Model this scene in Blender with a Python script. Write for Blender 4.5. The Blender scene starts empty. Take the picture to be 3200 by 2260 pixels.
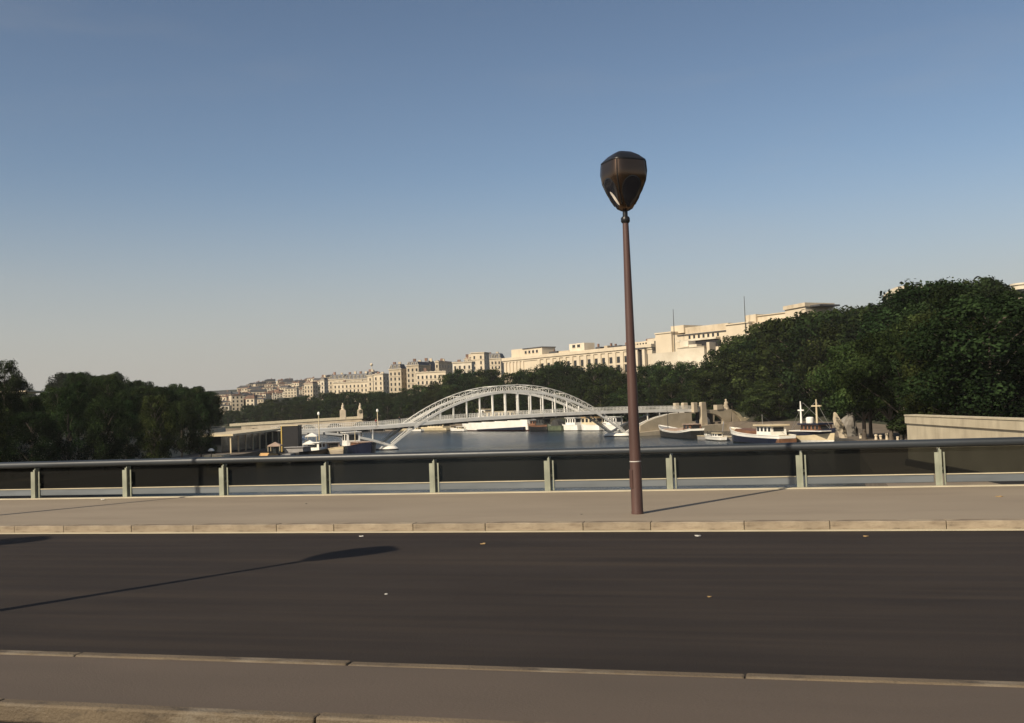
import bpy, math, random
import numpy as np
from mathutils import Matrix, Vector
random.seed(7); rng = np.random.default_rng(7)
R = math.radians
S = bpy.context.scene
COL = S.collection

# ------------------------------------------------------------------ camera
F, CX, CY = 3200.0, 1600.0, 1130.0            # focal length and centre in photograph pixels
EYE = np.array([0.0, 0.0, 2.27])
ROLL = math.atan(.036); PITCH = math.atan(143 / 3200 * math.cos(ROLL)); YAW = R(14.9)
FW = np.array([-math.sin(YAW) * math.cos(PITCH), math.cos(YAW) * math.cos(PITCH), math.sin(PITCH)])
_r0 = np.array([math.cos(YAW), math.sin(YAW), 0.0]); _u0 = np.cross(_r0, FW)
RT = _r0 * math.cos(ROLL) - _u0 * math.sin(ROLL); UP = _r0 * math.sin(ROLL) + _u0 * math.cos(ROLL)
cd = bpy.data.cameras.new('camera'); cam = bpy.data.objects.new('camera', cd); COL.objects.link(cam)
cd.sensor_width = 36; cd.lens = 36 * F / 3200; cd.clip_start = .1; cd.clip_end = 30000
cam.matrix_world = Matrix(((RT[0], UP[0], -FW[0], EYE[0]), (RT[1], UP[1], -FW[1], EYE[1]), (RT[2], UP[2], -FW[2], EYE[2]), (0, 0, 0, 1)))
S.camera = cam
# ------------------------------------------------------------------ light
SUN_AZ, SUN_EL = R(62), R(36)                 # light travels towards SUN_AZ (from +X, counter-clockwise)
world = bpy.data.worlds.new('World'); S.world = world; world.use_nodes = True
wn = world.node_tree; wn.nodes.clear()
sky = wn.nodes.new('ShaderNodeTexSky'); sky.sky_type = 'NISHITA'; sky.sun_disc = False
sky.sun_elevation = SUN_EL; sky.sun_rotation = R(208); sky.altitude = 0
sky.air_density = 1.0; sky.dust_density = 2.2; sky.ozone_density = 1.6
bg = wn.nodes.new('ShaderNodeBackground'); bg.inputs[1].default_value = .095
wo = wn.nodes.new('ShaderNodeOutputWorld')
tcw = wn.nodes.new('ShaderNodeTexCoord'); sx = wn.nodes.new('ShaderNodeSeparateXYZ'); wn.links.new(tcw.outputs['Generated'], sx.inputs[0])
hzr = wn.nodes.new('ShaderNodeMapRange'); hzr.interpolation_type = 'SMOOTHSTEP'           # pale haze layer, denser towards the horizon all round
for i_, v_ in enumerate((0.0, .24, .82, 0.0)): hzr.inputs[i_ + 1].default_value = v_
wn.links.new(sx.outputs[2], hzr.inputs[0])
hmx = wn.nodes.new('ShaderNodeMix'); hmx.data_type = 'RGBA'; hmx.inputs[7].default_value = (4.45, 4.2, 3.85, 1)
wn.links.new(hzr.outputs[0], hmx.inputs[0]); wn.links.new(sky.outputs[0], hmx.inputs[6])
zen = wn.nodes.new('ShaderNodeMapRange')                                                   # clearer, deeper air overhead
for i_, v_ in enumerate((.08, .5, 1.0, .66)): zen.inputs[i_ + 1].default_value = v_
wn.links.new(sx.outputs[2], zen.inputs[0])
cmp_ = wn.nodes.new('ShaderNodeMapping'); cmp_.inputs['Rotation'].default_value = (0, R(18), R(20)); cmp_.inputs['Scale'].default_value = (1.2, 1.2, 7); wn.links.new(tcw.outputs['Generated'], cmp_.inputs[0])
cn = wn.nodes.new('ShaderNodeTexNoise'); cn.inputs['Scale'].default_value = 2.6; cn.inputs['Detail'].default_value = 6; wn.links.new(cmp_.outputs[0], cn.inputs[0])
cr = wn.nodes.new('ShaderNodeMapRange'); cr.interpolation_type = 'SMOOTHSTEP'               # faint high cirrus
for i_, v_ in enumerate((.52, .78, 0.0, .10)): cr.inputs[i_ + 1].default_value = v_
wn.links.new(cn.outputs[0], cr.inputs[0])
cmx = wn.nodes.new('ShaderNodeMix'); cmx.data_type = 'RGBA'; cmx.inputs[7].default_value = (4.3, 4.2, 4.0, 1); wn.links.new(cr.outputs[0], cmx.inputs[0]); wn.links.new(hmx.outputs[2], cmx.inputs[6])
zmx = wn.nodes.new('ShaderNodeVectorMath'); zmx.operation = 'SCALE'
wn.links.new(cmx.outputs[2], zmx.inputs[0]); wn.links.new(zen.outputs[0], zmx.inputs['Scale'])
wn.links.new(zmx.outputs[0], bg.inputs[0]); wn.links.new(bg.outputs[0], wo.inputs[0])
ld = bpy.data.lights.new('sun', 'SUN'); ld.energy = 4.5; ld.angle = R(.5); ld.color = (1, .87, .68)
sun = bpy.data.objects.new('sun', ld); COL.objects.link(sun)
sun.rotation_euler = Vector((math.cos(SUN_AZ) * math.cos(SUN_EL), math.sin(SUN_AZ) * math.cos(SUN_EL), -math.sin(SUN_EL))).to_track_quat('-Z', 'Y').to_euler()
sun.location = (-20, -30, 40)
S.view_settings.view_transform = 'Standard'; S.view_settings.look = 'None'
S.view_settings.exposure = 0.3; S.view_settings.gamma = 1
S.render.engine = 'CYCLES'

# ------------------------------------------------------------------ pixel helpers
def ray(x, y):
    d = FW * F + RT * (x - CX) - UP * (y - CY); return d / np.linalg.norm(d)
def onz(x, y, z):
    d = ray(x, y); return EYE + d * ((z - EYE[2]) / d[2])
def pt(x, y, depth):
    d = ray(x, y); return EYE + d * (depth / (d @ FW))
def proj(p):
    v = np.array(p, float) - EYE; z = v @ FW
    return CX + F * (v @ RT) / z, CY - F * (v @ UP) / z, z
def hor(x): return 1273 - .036 * (x - 1600)
WZ = -7.23                                    # water level

# ------------------------------------------------------------------ materials
MATS = {}
def mat(name, c1, c2=None, scale=1.0, rough=.8, metal=0, bump=0, bscale=None, detail=6, stretch=(1, 1, 1), spec=.4, ramp=(.35, .65), rnd=0, extra=None):
    if name in MATS: return MATS[name]
    m = bpy.data.materials.new(name); m.use_nodes = True; nt = m.node_tree; N, L = nt.nodes, nt.links
    b = N['Principled BSDF']; b.inputs['Roughness'].default_value = rough; b.inputs['Metallic'].default_value = metal
    b.inputs['Specular IOR Level'].default_value = spec
    tc = N.new('ShaderNodeTexCoord'); mp = N.new('ShaderNodeMapping'); mp.inputs['Scale'].default_value = stretch
    L.new(tc.outputs['Object'], mp.inputs[0])
    c2 = c2 or tuple(v * .8 for v in c1)
    nz = N.new('ShaderNodeTexNoise'); nz.inputs['Scale'].default_value = scale; nz.inputs['Detail'].default_value = detail
    L.new(mp.outputs[0], nz.inputs[0])
    rp = N.new('ShaderNodeValToRGB'); rp.color_ramp.elements[0].position = ramp[0]; rp.color_ramp.elements[1].position = ramp[1]
    rp.color_ramp.elements[0].color = (*c2, 1); rp.color_ramp.elements[1].color = (*c1, 1)
    L.new(nz.outputs[0], rp.inputs[0]); out = rp.outputs[0]
    if rnd:
        oi = N.new('ShaderNodeObjectInfo'); mr = N.new('ShaderNodeMapRange'); mr.inputs[3].default_value = 1 - rnd; mr.inputs[4].default_value = 1 + rnd
        L.new(oi.outputs['Random'], mr.inputs[0])
        mx = N.new('ShaderNodeMix'); mx.data_type = 'RGBA'; mx.blend_type = 'MULTIPLY'; mx.inputs[0].default_value = 1
        L.new(out, mx.inputs[6]); L.new(mr.outputs[0], mx.inputs[7]); out = mx.outputs[2]
    if extra: out = extra(nt, tc, out)
    L.new(out, b.inputs['Base Color'])
    if bump:
        bn = N.new('ShaderNodeTexNoise'); bn.inputs['Scale'].default_value = bscale or scale * 6; bn.inputs['Detail'].default_value = 5
        L.new(mp.outputs[0], bn.inputs[0])
        bp = N.new('ShaderNodeBump'); bp.inputs['Strength'].default_value = bump; bp.inputs['Distance'].default_value = .02
        L.new(bn.outputs[0], bp.inputs['Height']); L.new(bp.outputs[0], b.inputs['Normal'])
    MATS[name] = m; return m

def blend_noise(color, scale, lo, hi, stretch=(1, 1, 1), amount=1.0):
    """second layer: stains / patches of another colour"""
    def fn(nt, tc, out):
        N, L = nt.nodes, nt.links
        mp = N.new('ShaderNodeMapping'); mp.inputs['Scale'].default_value = stretch; mp.inputs['Location'].default_value = (3.1, 7.7, 1.3)
        L.new(tc.outputs['Object'], mp.inputs[0])
        nz = N.new('ShaderNodeTexNoise'); nz.inputs['Scale'].default_value = scale; nz.inputs['Detail'].default_value = 8; nz.inputs['Roughness'].default_value = .65
        L.new(mp.outputs[0], nz.inputs[0])
        mr = N.new('ShaderNodeMapRange'); mr.inputs[1].default_value = lo; mr.inputs[2].default_value = hi; mr.inputs[4].default_value = amount
        L.new(nz.outputs[0], mr.inputs[0])
        mx = N.new('ShaderNodeMix'); mx.data_type = 'RGBA'; L.new(mr.outputs[0], mx.inputs[0])
        L.new(out, mx.inputs[6]); mx.inputs[7].default_value = (*color, 1)
        return mx.outputs[2]
    return fn

kerb_d = mat('median_kerb', (.135, .102, .064), (.095, .071, .045), 1.8, .8, bump=.5, bscale=40, rnd=.12, extra=lambda nt, tc, o: blend_noise((.045, .034, .024), 7, .54, .7, (.5, 1, 1.5), .8)(nt, tc, blend_noise((.26, .23, .18), 2.2, .56, .74, (.4, 1, 1), .6)(nt, tc, o)))
def asphalt_layers(nt, tc, out):
    out = blend_noise((.052, .040, .030), 1.6, .46, .74, (.05, 1.4, 1), .8)(nt, tc, out)
    out = blend_noise((.017, .0145, .013), .35, .55, .68, (.25, 1, 1), .45)(nt, tc, out)
    out = blend_noise((.075, .063, .052), 55, .62, .80, (1, 1, 1), .5)(nt, tc, out)          # aggregate
    return blend_noise((.010, .009, .008), 48, .64, .78, (1, 1, 1), .5)(nt, tc, out)
asphalt = mat('asphalt', (.034, .0275, .0235), (.025, .0205, .018), .8, .8, bump=.5, bscale=110, stretch=(.3, 1.2, 1), spec=.12, extra=asphalt_layers)
def paving_layers(dark, spot):
    def fn(nt, tc, out):
        out = blend_noise(dark, .9, .52, .8, (.3, 1, 1), .7)(nt, tc, out)
        out = blend_noise(spot, 9, .66, .74, (1, 1, 1), .5)(nt, tc, out)                     # gum and oil spots
        return blend_noise(spot, 60, .60, .8, (1, 1, 1), .35)(nt, tc, out)
    return fn
paving = mat('paving', (.258, .213, .156), (.218, .178, .13), .5, .85, bump=.25, bscale=120, stretch=(.35, 1, 1), extra=paving_layers((.185, .147, .108), (.12, .095, .07)))
median_m = mat('median_paving', (.092, .070, .053), (.074, .057, .043), .7, .85, bump=.25, bscale=120, stretch=(.3, 1, 1), extra=paving_layers((.068, .052, .04), (.045, .035, .027)))
kerb_m = mat('kerb_granite', (.30, .245, .172), (.215, .172, .12), 2.2, .75, bump=.4, bscale=40, rnd=.14, extra=lambda nt, tc, o: blend_noise((.07, .052, .035), 9, .58, .72, (.6, 1, 1.5), .6)(nt, tc, blend_noise((.12, .085, .055), 2.6, .48, .68, (.5, 1, 2.2), .9)(nt, tc, o)))
edge_m = mat('edge_stone', (.52, .455, .32), (.42, .365, .255), 1.5, .8, bump=.3, bscale=30)
concrete = mat('concrete', (.52, .455, .325), (.43, .37, .26), .35, .85, bump=.3, bscale=6, extra=blend_noise((.24, .20, .14), .5, .5, .75, (1, 1, .3), .7))
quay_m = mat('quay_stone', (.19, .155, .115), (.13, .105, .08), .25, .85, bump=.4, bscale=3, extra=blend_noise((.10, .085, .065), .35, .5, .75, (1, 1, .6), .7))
soil = mat('soil_grass', (.020, .027, .011), (.03, .027, .017), .08, .95)
stone = mat('palace_stone', (.58, .50, .375), (.50, .425, .31), .12, .85, bump=.2, bscale=2, extra=blend_noise((.30, .245, .17), .25, .54, .75, (1, 1, .25), .55))
stone2 = mat('house_stone', (.52, .445, .33), (.42, .35, .25), .15, .85, rnd=.12, extra=blend_noise((.22, .17, .115), .3, .5, .74, (1, 1, .3), .6))
plaster = mat('white_plaster', (.60, .54, .43), (.48, .42, .32), .2, .8, rnd=.1)
slate = mat('slate_roof', (.075, .075, .08), (.045, .045, .05), .6, .6, rnd=.2)
tile = mat('tile_roof', (.22, .125, .085), (.13, .085, .065), .6, .8, rnd=.2)
glassdark = mat('window_glass', (.025, .028, .03), (.015, .016, .018), 1, .15, spec=.6)
steel_w = mat('bridge_paint', (.82, .80, .74), (.74, .71, .63), .3, .5, extra=blend_noise((.30, .25, .17), .6, .58, .76, (1, 1, 1), .6))
steel_d = mat('bridge_dark', (.05, .05, .045), (.035, .033, .03), 1, .6)
rail_m = mat('railing_tube', (.030, .036, .042), (.019, .023, .027), 1.1, .42, metal=0, bump=.1, bscale=30, stretch=(.3, 1, 1), spec=.5)
post_m = mat('railing_post', (.30, .31, .235), (.22, .23, .175), 3, .55, metal=.15, bump=.2, bscale=40, rnd=.1, extra=blend_noise((.10, .085, .06), 6, .6, .78, (1, 1, .4), .7))
brail_m = mat('bottom_rail', (.14, .155, .165), (.10, .112, .12), 2, .5, metal=.2, stretch=(.3, 1, 1))
pole_m = mat('lamp_pole_paint', (.085, .045, .036), (.062, .034, .028), 3, .45, stretch=(1, 1, .3), spec=.4)
head_m = mat('lantern_bronze', (.15, .10, .068), (.12, .08, .055), 2, .24, metal=.9)
cap_m = mat('lantern_cap', (.03, .028, .028), (.02, .02, .02), 2, .35, metal=.4)
lens_m = mat('lantern_lens', (.02, .02, .024), (.012, .012, .015), 2, .09, spec=.8)
glint_m = mat('lantern_glint', (.66, .60, .52), (.55, .5, .44), 4, .4)  # pale colour for the glint painted on one lens
white_p = mat('white_hull_paint', (.80, .78, .72), (.72, .70, .63), .4, .35, spec=.5, extra=blend_noise((.42, .34, .22), .6, .6, .8, (1, 1, .2), .5))
cream_p = mat('cream_paint', (.60, .51, .34), (.5, .41, .26), .6, .5)
navy_p = mat('navy_hull_paint', (.012, .016, .035), (.008, .01, .022), .5, .35)
black_p = mat('black_hull_paint', (.016, .015, .015), (.01, .01, .01), .5, .4)
red_p = mat('red_boot_paint', (.13, .03, .02), (.09, .024, .018), .6, .5)
brown_p = mat('varnished_wood', (.20, .10, .055), (.12, .06, .035), 1.2, .5, stretch=(.3, 1, 1))
grey_p = mat('grey_steel', (.27, .26, .25), (.2, .19, .18), .6, .5)
green_p = mat('green_tarpaulin', (.10, .12, .07), (.06, .075, .045), .8, .8)
pink_p = mat('faded_canvas', (.40, .29, .22), (.30, .22, .17), .8, .8)
yellow_p = mat('yellow_paint', (.52, .37, .10), (.42, .29, .08), 1, .5)
orange_p = mat('ochre_canvas', (.50, .30, .12), (.4, .24, .1), 1, .7)
hoard_m = mat('dark_board', (.014, .013, .015), (.010, .010, .011), 1, .6)
bark = mat('bark', (.105, .085, .065), (.06, .048, .038), 2, .9, bump=.5, bscale=9, stretch=(1, 1, .3))
skin_m = mat('skin', (.45, .29, .21), None, 3, .6)
cloth_r = mat('red_cloth', (.30, .06, .05), None, 3, .8)
cloth_d = mat('dark_cloth', (.03, .035, .05), None, 3, .8)
leaf_dry = mat('dry_leaf', (.42, .28, .12), (.3, .2, .09), 20, .8)
paper = mat('paper', (.68, .66, .60), None, 20, .7)

def leaf_material(name, c1, c2):
    m = bpy.data.materials.new(name); m.use_nodes = True; nt = m.node_tree; N, L = nt.nodes, nt.links; N.clear()
    o = N.new('ShaderNodeOutputMaterial'); tc = N.new('ShaderNodeTexCoord')
    nz = N.new('ShaderNodeTexNoise'); nz.inputs['Scale'].default_value = .55; nz.inputs['Detail'].default_value = 5
    L.new(tc.outputs['Object'], nz.inputs[0])
    rp = N.new('ShaderNodeValToRGB'); rp.color_ramp.elements[0].position = .36; rp.color_ramp.elements[1].position = .66
    rp.color_ramp.elements[0].color = (*c2, 1); rp.color_ramp.elements[1].color = (*c1, 1); L.new(nz.outputs[0], rp.inputs[0])
    oi = N.new('ShaderNodeObjectInfo'); hs = N.new('ShaderNodeHueSaturation')
    m1 = N.new('ShaderNodeMapRange'); m1.inputs[3].default_value = .475; m1.inputs[4].default_value = .52; L.new(oi.outputs['Random'], m1.inputs[0])
    ml = N.new('ShaderNodeMath'); ml.operation = 'MULTIPLY'; ml.inputs[1].default_value = 7.31; L.new(oi.outputs['Random'], ml.inputs[0])
    fr = N.new('ShaderNodeMath'); fr.operation = 'FRACT'; L.new(ml.outputs[0], fr.inputs[0])
    m2 = N.new('ShaderNodeMapRange'); m2.inputs[3].default_value = .72; m2.inputs[4].default_value = 1.3; L.new(fr.outputs[0], m2.inputs[0])
    L.new(m1.outputs[0], hs.inputs['Hue']); L.new(m2.outputs[0], hs.inputs['Value']); L.new(rp.outputs[0], hs.inputs['Color'])
    at = N.new('ShaderNodeAttribute'); at.attribute_name = 'tint'
    tm = N.new('ShaderNodeVectorMath'); tm.operation = 'SCALE'; L.new(hs.outputs[0], tm.inputs[0]); L.new(at.outputs['Fac'], tm.inputs['Scale'])
    d = N.new('ShaderNodeBsdfDiffuse'); t = N.new('ShaderNodeBsdfTranslucent'); mx = N.new('ShaderNodeMixShader'); mx.inputs[0].default_value = .18
    L.new(tm.outputs[0], d.inputs[0]); L.new(tm.outputs[0], t.inputs[0]); L.new(d.outputs[0], mx.inputs[1]); L.new(t.outputs[0], mx.inputs[2])
    L.new(mx.outputs[0], o.inputs[0]); return m
leaf_a = leaf_material('foliage', (.021, .034, .0125), (.0105, .0180, .0075))
leaf_b = leaf_material('foliage_light', (.032, .044, .0135), (.015, .0235, .009))

def water_material():
    m = bpy.data.materials.new('river_water'); m.use_nodes = True; nt = m.node_tree; N, L = nt.nodes, nt.links
    b = N['Principled BSDF']; b.inputs['Base Color'].default_value = (.013, .024, .033, 1); b.inputs['Roughness'].default_value = .16
    b.inputs['IOR'].default_value = 1.33; b.inputs['Specular IOR Level'].default_value = .5
    tc = N.new('ShaderNodeTexCoord'); mp = N.new('ShaderNodeMapping'); mp.inputs['Rotation'].default_value = (0, 0, R(25)); mp.inputs['Scale'].default_value = (1, .55, 1)
    L.new(tc.outputs['Object'], mp.inputs[0])
    n1 = N.new('ShaderNodeTexNoise'); n1.inputs['Scale'].default_value = .9; n1.inputs['Detail'].default_value = 7; n1.inputs['Roughness'].default_value = .62
    n2 = N.new('ShaderNodeTexNoise'); n2.inputs['Scale'].default_value = .045; n2.inputs['Detail'].default_value = 3
    L.new(mp.outputs[0], n1.inputs[0]); L.new(mp.outputs[0], n2.inputs[0])
    mr = N.new('ShaderNodeMapRange'); mr.inputs[1].default_value = .3; mr.inputs[2].default_value = .7; mr.inputs[3].default_value = .5; mr.inputs[4].default_value = 1.1
    L.new(n2.outputs[0], mr.inputs[0])
    ml = N.new('ShaderNodeMath'); ml.operation = 'MULTIPLY'; L.new(n1.outputs[0], ml.inputs[0]); L.new(mr.outputs[0], ml.inputs[1])
    bp = N.new('ShaderNodeBump'); bp.inputs['Strength'].default_value = 1; bp.inputs['Distance'].default_value = .5
    L.new(ml.outputs[0], bp.inputs['Height']); L.new(bp.outputs[0], b.inputs['Normal']); return m
water_m = water_material()

def pane_material():
    m = bpy.data.materials.new('smoked_pane'); m.use_nodes = True; nt = m.node_tree; N, L = nt.nodes, nt.links; N.clear()
    o = N.new('ShaderNodeOutputMaterial'); t = N.new('ShaderNodeBsdfTransparent'); t.inputs[0].default_value = (.34, .35, .34, 1)
    g = N.new('ShaderNodeBsdfDiffuse'); g.inputs[0].default_value = (.045, .044, .04, 1)
    mx = N.new('ShaderNodeMixShader'); mx.inputs[0].default_value = .2
    L.new(t.outputs[0], mx.inputs[1]); L.new(g.outputs[0], mx.inputs[2]); L.new(mx.outputs[0], o.inputs[0]); return m
pane_m = pane_material()

# ------------------------------------------------------------------ mesh builder
class MB:
    def __init__(s): s.v = []; s.f = []; s.m = []
    def add(s, vs, fs, mi=0):
        o = len(s.v); s.v += [tuple(map(float, p)) for p in vs]; s.f += [tuple(i + o for i in q) for q in fs]; s.m += [mi] * len(fs); return s
    def box(s, x0, x1, y0, y1, z0, z1, mi=0):
        return s.add([(x0, y0, z0), (x1, y0, z0), (x1, y1, z0), (x0, y1, z0), (x0, y0, z1), (x1, y0, z1), (x1, y1, z1), (x0, y1, z1)],
                     [(0, 3, 2, 1), (4, 5, 6, 7), (0, 1, 5, 4), (1, 2, 6, 5), (2, 3, 7, 6), (3, 0, 4, 7)], mi)
    def bar(s, p, q, w, h=None, mi=0, up=(0, 0, 1)):
        p, q = Vector(p), Vector(q); h = h or w; d = (q - p).normalized(); u = Vector(up)
        if abs(d.dot(u)) > .99: u = Vector((0, 1, 0))
        a = d.cross(u).normalized() * (w / 2); b = a.cross(d).normalized() * (h / 2)
        vs = [p - a - b, p + a - b, p + a + b, p - a + b, q - a - b, q + a - b, q + a + b, q - a + b]
        return s.add(vs, [(0, 1, 2, 3), (7, 6, 5, 4), (0, 4, 5, 1), (1, 5, 6, 2), (2, 6, 7, 3), (3, 7, 4, 0)], mi)
    def tube(s, pts, radii, n=12, mi=0, cap=True):
        pts = [Vector(p) for p in pts]; rings = []
        for i, p in enumerate(pts):
            d = (pts[min(i + 1, len(pts) - 1)] - pts[max(i - 1, 0)]).normalized()
            u = Vector((0, 0, 1)) if abs(d.z) < .9 else Vector((1, 0, 0))
            a = d.cross(u).normalized(); b = a.cross(d).normalized(); r = radii[i] if hasattr(radii, '__len__') else radii
            rings.append([p + (a * math.cos(2 * math.pi * k / n) + b * math.sin(2 * math.pi * k / n)) * r for k in range(n)])
        return s.loft(rings, True, cap, mi)
    def loft(s, rings, closed=True, cap=True, mi=0):
        n = len(rings[0]); vs = [p for r in rings for p in r]; fs = []
        for i in range(len(rings) - 1):
            for k in range(n if closed else n - 1):
                k2 = (k + 1) % n; fs.append((i * n + k, i * n + k2, (i + 1) * n + k2, (i + 1) * n + k))
        if cap: fs.append(tuple(range(n))[::-1]); fs.append(tuple((len(rings) - 1) * n + k for k in range(n)))
        return s.add(vs, fs, mi)
    def lathe(s, prof, n=20, c=(0, 0, 0), mi=0):
        return s.loft([[(c[0] + r * math.cos(2 * math.pi * k / n), c[1] + r * math.sin(2 * math.pi * k / n), c[2] + z) for k in range(n)] for r, z in prof], True, True, mi)
    def prism(s, poly, y0, y1, mi=0):
        """polygon in x-z, extruded along y"""
        n = len(poly); vs = [(x, y0, z) for x, z in poly] + [(x, y1, z) for x, z in poly]
        return s.add(vs, [tuple(range(n)), tuple(range(2 * n - 1, n - 1, -1))] + [(k, n + k, n + (k + 1) % n, (k + 1) % n) for k in range(n)], mi)
    def build(s, name, mats, parent=None, smooth=False, bevel=0):
        me = bpy.data.meshes.new(name); me.from_pydata(s.v, [], s.f)
        for m in (mats if isinstance(mats, (list, tuple)) else [mats]): me.materials.append(m)
        if any(s.m): me.polygons.foreach_set('material_index', s.m)
        if smooth: me.polygons.foreach_set('use_smooth', [True] * len(me.polygons))
        me.update()
        import bmesh
        b = bmesh.new(); b.from_mesh(me); bmesh.ops.recalc_face_normals(b, faces=b.faces); b.to_mesh(me); b.free()
        if smooth and len(me.polygons) > 8: me.set_sharp_from_angle(angle=R(40))
        o = bpy.data.objects.new(name, me); COL.objects.link(o); o.parent = parent
        if bevel:
            bv = o.modifiers.new('bevel', 'BEVEL'); bv.width = bevel; bv.segments = 2; bv.limit_method = 'ANGLE'
        return o
def inst(src, name=None, parent=None, loc=None, rz=None, scale=None):
    o = src.copy(); COL.objects.link(o); o.parent = parent
    if name: o.name = name
    if loc is not None: o.location = loc
    if rz is not None: o.rotation_euler = (0, 0, rz)
    if scale is not None: o.scale = scale
    return o
def copy_tree(src, parent=None):
    c = src.copy(); COL.objects.link(c); c.parent = parent
    for ch in list(src.children): copy_tree(ch, c)
    return c
def empty(name, loc=(0, 0, 0), rz=0):
    o = bpy.data.objects.new(name, None); COL.objects.link(o); o.location = tuple(map(float, loc)); o.rotation_euler = (0, 0, rz); o.empty_display_size = .5; return o
def tag(o, label=None, cat=None, group=None, kind=None):
    if label: o['label'] = label
    if cat: o['category'] = cat
    if group: o['group'] = group
    if kind: o['kind'] = kind
    return o

# ------------------------------------------------------------------ river banks and terrain
BR = [(8, -60), (8, 20), (6.5, 90), (9, 150), (14, 200), (17, 230), (10, 265), (-2, 298), (-22, 324), (-56, 362), (-110, 412), (-160, 455), (-230, 505), (-330, 560), (-450, 616), (-900, 835), (-2500, 1400)]
BL = [(-74, -60), (-76, 20), (-86, 100), (-99, 170), (-113, 216), (-140, 262), (-185, 315), (-250, 368), (-340, 425), (-460, 475), (-900, 610), (-2500, 950)]
def resample(P, step):
    P = [np.array(p, float) for p in P]; out = [P[0]]
    for a, b in zip(P[:-1], P[1:]):
        n = max(1, int(np.linalg.norm(b - a) / step)); out += [a + (b - a) * (k + 1) / n for k in range(n)]
    return out
def smooth_line(P, it=6):
    P = [p.copy() for p in P]
    for _ in range(it):
        P = [P[0]] + [(P[i - 1] + 2 * P[i] + P[i + 1]) / 4 for i in range(1, len(P) - 1)] + [P[-1]]
    return P
BRs = smooth_line(resample(BR, 12)); BLs = smooth_line(resample(BL, 12))
def normals(P, side):
    out = []
    for i in range(len(P)):
        t = P[min(i + 1, len(P) - 1)] - P[max(i - 1, 0)]; t = t / np.linalg.norm(t); out.append(np.array([t[1], -t[0]]) * side)
    return out
NR = normals(BRs, 1); NL = normals(BLs, -1)
PROF = [(0, -9.0), (0, -4.55), (1.0, -4.55), (8.5, -4.5), (17, -.1), (30, .3), (55, 1.2), (85, 5), (130, 10), (200, 14), (300, 22), (500, 41), (800, 54), (1600, 58), (6000, 58)]
def zprof(o): return float(np.interp(o, [p[0] for p in PROF[3:]], [p[1] for p in PROF[3:]]))
BRa = np.array(BRs)
def bank_off(x, y):
    d = np.hypot(BRa[:, 0] - x, BRa[:, 1] - y); return float(d.min())
def zter(x, y): return zprof(bank_off(x, y))
water = MB().add([(-9000, -3000, WZ), (9000, -3000, WZ), (9000, 9000, WZ), (-9000, 9000, WZ)], [(0, 1, 2, 3)]).build('river_water', water_m); tag(water, kind='structure')
def strip(P, Nn, offs, name, m):
    b = MB(); n = len(offs)
    vs = [(p[0] + q[0] * o, p[1] + q[1] * o, z) for p, q in zip(P, Nn) for o, z in offs]
    fs = [(i * n + k, i * n + k + 1, (i + 1) * n + k + 1, (i + 1) * n + k) for i in range(len(P) - 1) for k in range(n - 1)]
    o = b.add(vs, fs).build(name, m); return tag(o, kind='structure')
strip(BRs, NR, PROF[:4], 'lower_quay_right', quay_m)
strip(BRs, NR, PROF[3:], 'hillside_right', soil)
strip(BLs, NL, [(0, -9), (0, -4.9), (1, -4.9), (12, -4.85)], 'lower_quay_left', quay_m)
strip(BLs, NL, [(12, -4.85), (12.4, -.1), (13, -.1)], 'quay_wall_left', concrete)
fl = MB(); Q = [p + n * 13 for p, n in zip(BLs, NL)]
fl.add([(q[0], q[1], -.1) for q in Q] + [(-6000, q[1] * 1.0 - 40, -.1) for q in Q], [(i, i + 1, len(Q) + i + 1, len(Q) + i) for i in range(len(Q) - 1)])
tag(fl.build('embankment_left', soil), kind='structure')

# ------------------------------------------------------------------ road bridge: deck, road, pavement, kerbs, median
X0, X1 = -74.0, 16.0
tag(MB().box(X0, X1, -14, 25.7, -1.6, -.06).build('bridge_deck', concrete), kind='structure')
road = MB().add([(X0, 8.22, 0), (X1, 8.22, 0), (X1, 18.25, 0), (X0, 18.25, 0)], [(0, 1, 2, 3)]).build('road', asphalt); tag(road, kind='structure')
road2 = MB().add([(X0, -8, 0), (X1, -8, 0), (X1, 6.68, 0), (X0, 6.68, 0)], [(0, 1, 2, 3)]).build('road', asphalt); tag(road2, kind='structure')
pav = MB()
JX = [X0, -33.2, X1]
for a, b_ in zip(JX[:-1], JX[1:]): pav.box(a + .006, b_ - .006, 18.52, 24.74, -.055, .14)
pavement = pav.build('pavement', paving); tag(pavement, kind='structure')
es = MB().box(X0, X1, 24.745, 25.02, -.055, .155).build('pavement_edge', edge_m, pavement, bevel=.01)
led = MB().box(X0, X1, 25.02, 25.68, -.055, .10).build('ledge', quay_m, pavement)
# far kerb : granite blocks, shared meshes
kerb = MB().box(X0, X1, 18.262, 18.50, -.05, -.004).build('kerb', kerb_m); tag(kerb, kind='structure')
x = X0; k = 0; kproto = {}
kl = [1.42, 1.84, 1.22, 1.62]
while x < X1 - 1.9:
    L_ = kl[k % 4]
    if k % 4 not in kproto:
        kproto[k % 4] = MB().box(0, L_ - .008, 0, .255, 0, .144).build('kerb_stone', kerb_m, kerb, bevel=.012); o = kproto[k % 4]
    else: o = inst(kproto[k % 4], parent=kerb)
    o.location = (x, 18.255 + random.uniform(-.006, .006), random.uniform(-.004, .004)); x += L_; k += 1
gut = MB().box(X0, X1, 18.09, 18.25, -.05, .008).build('gutter', edge_m); tag(gut, kind='structure')
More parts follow.
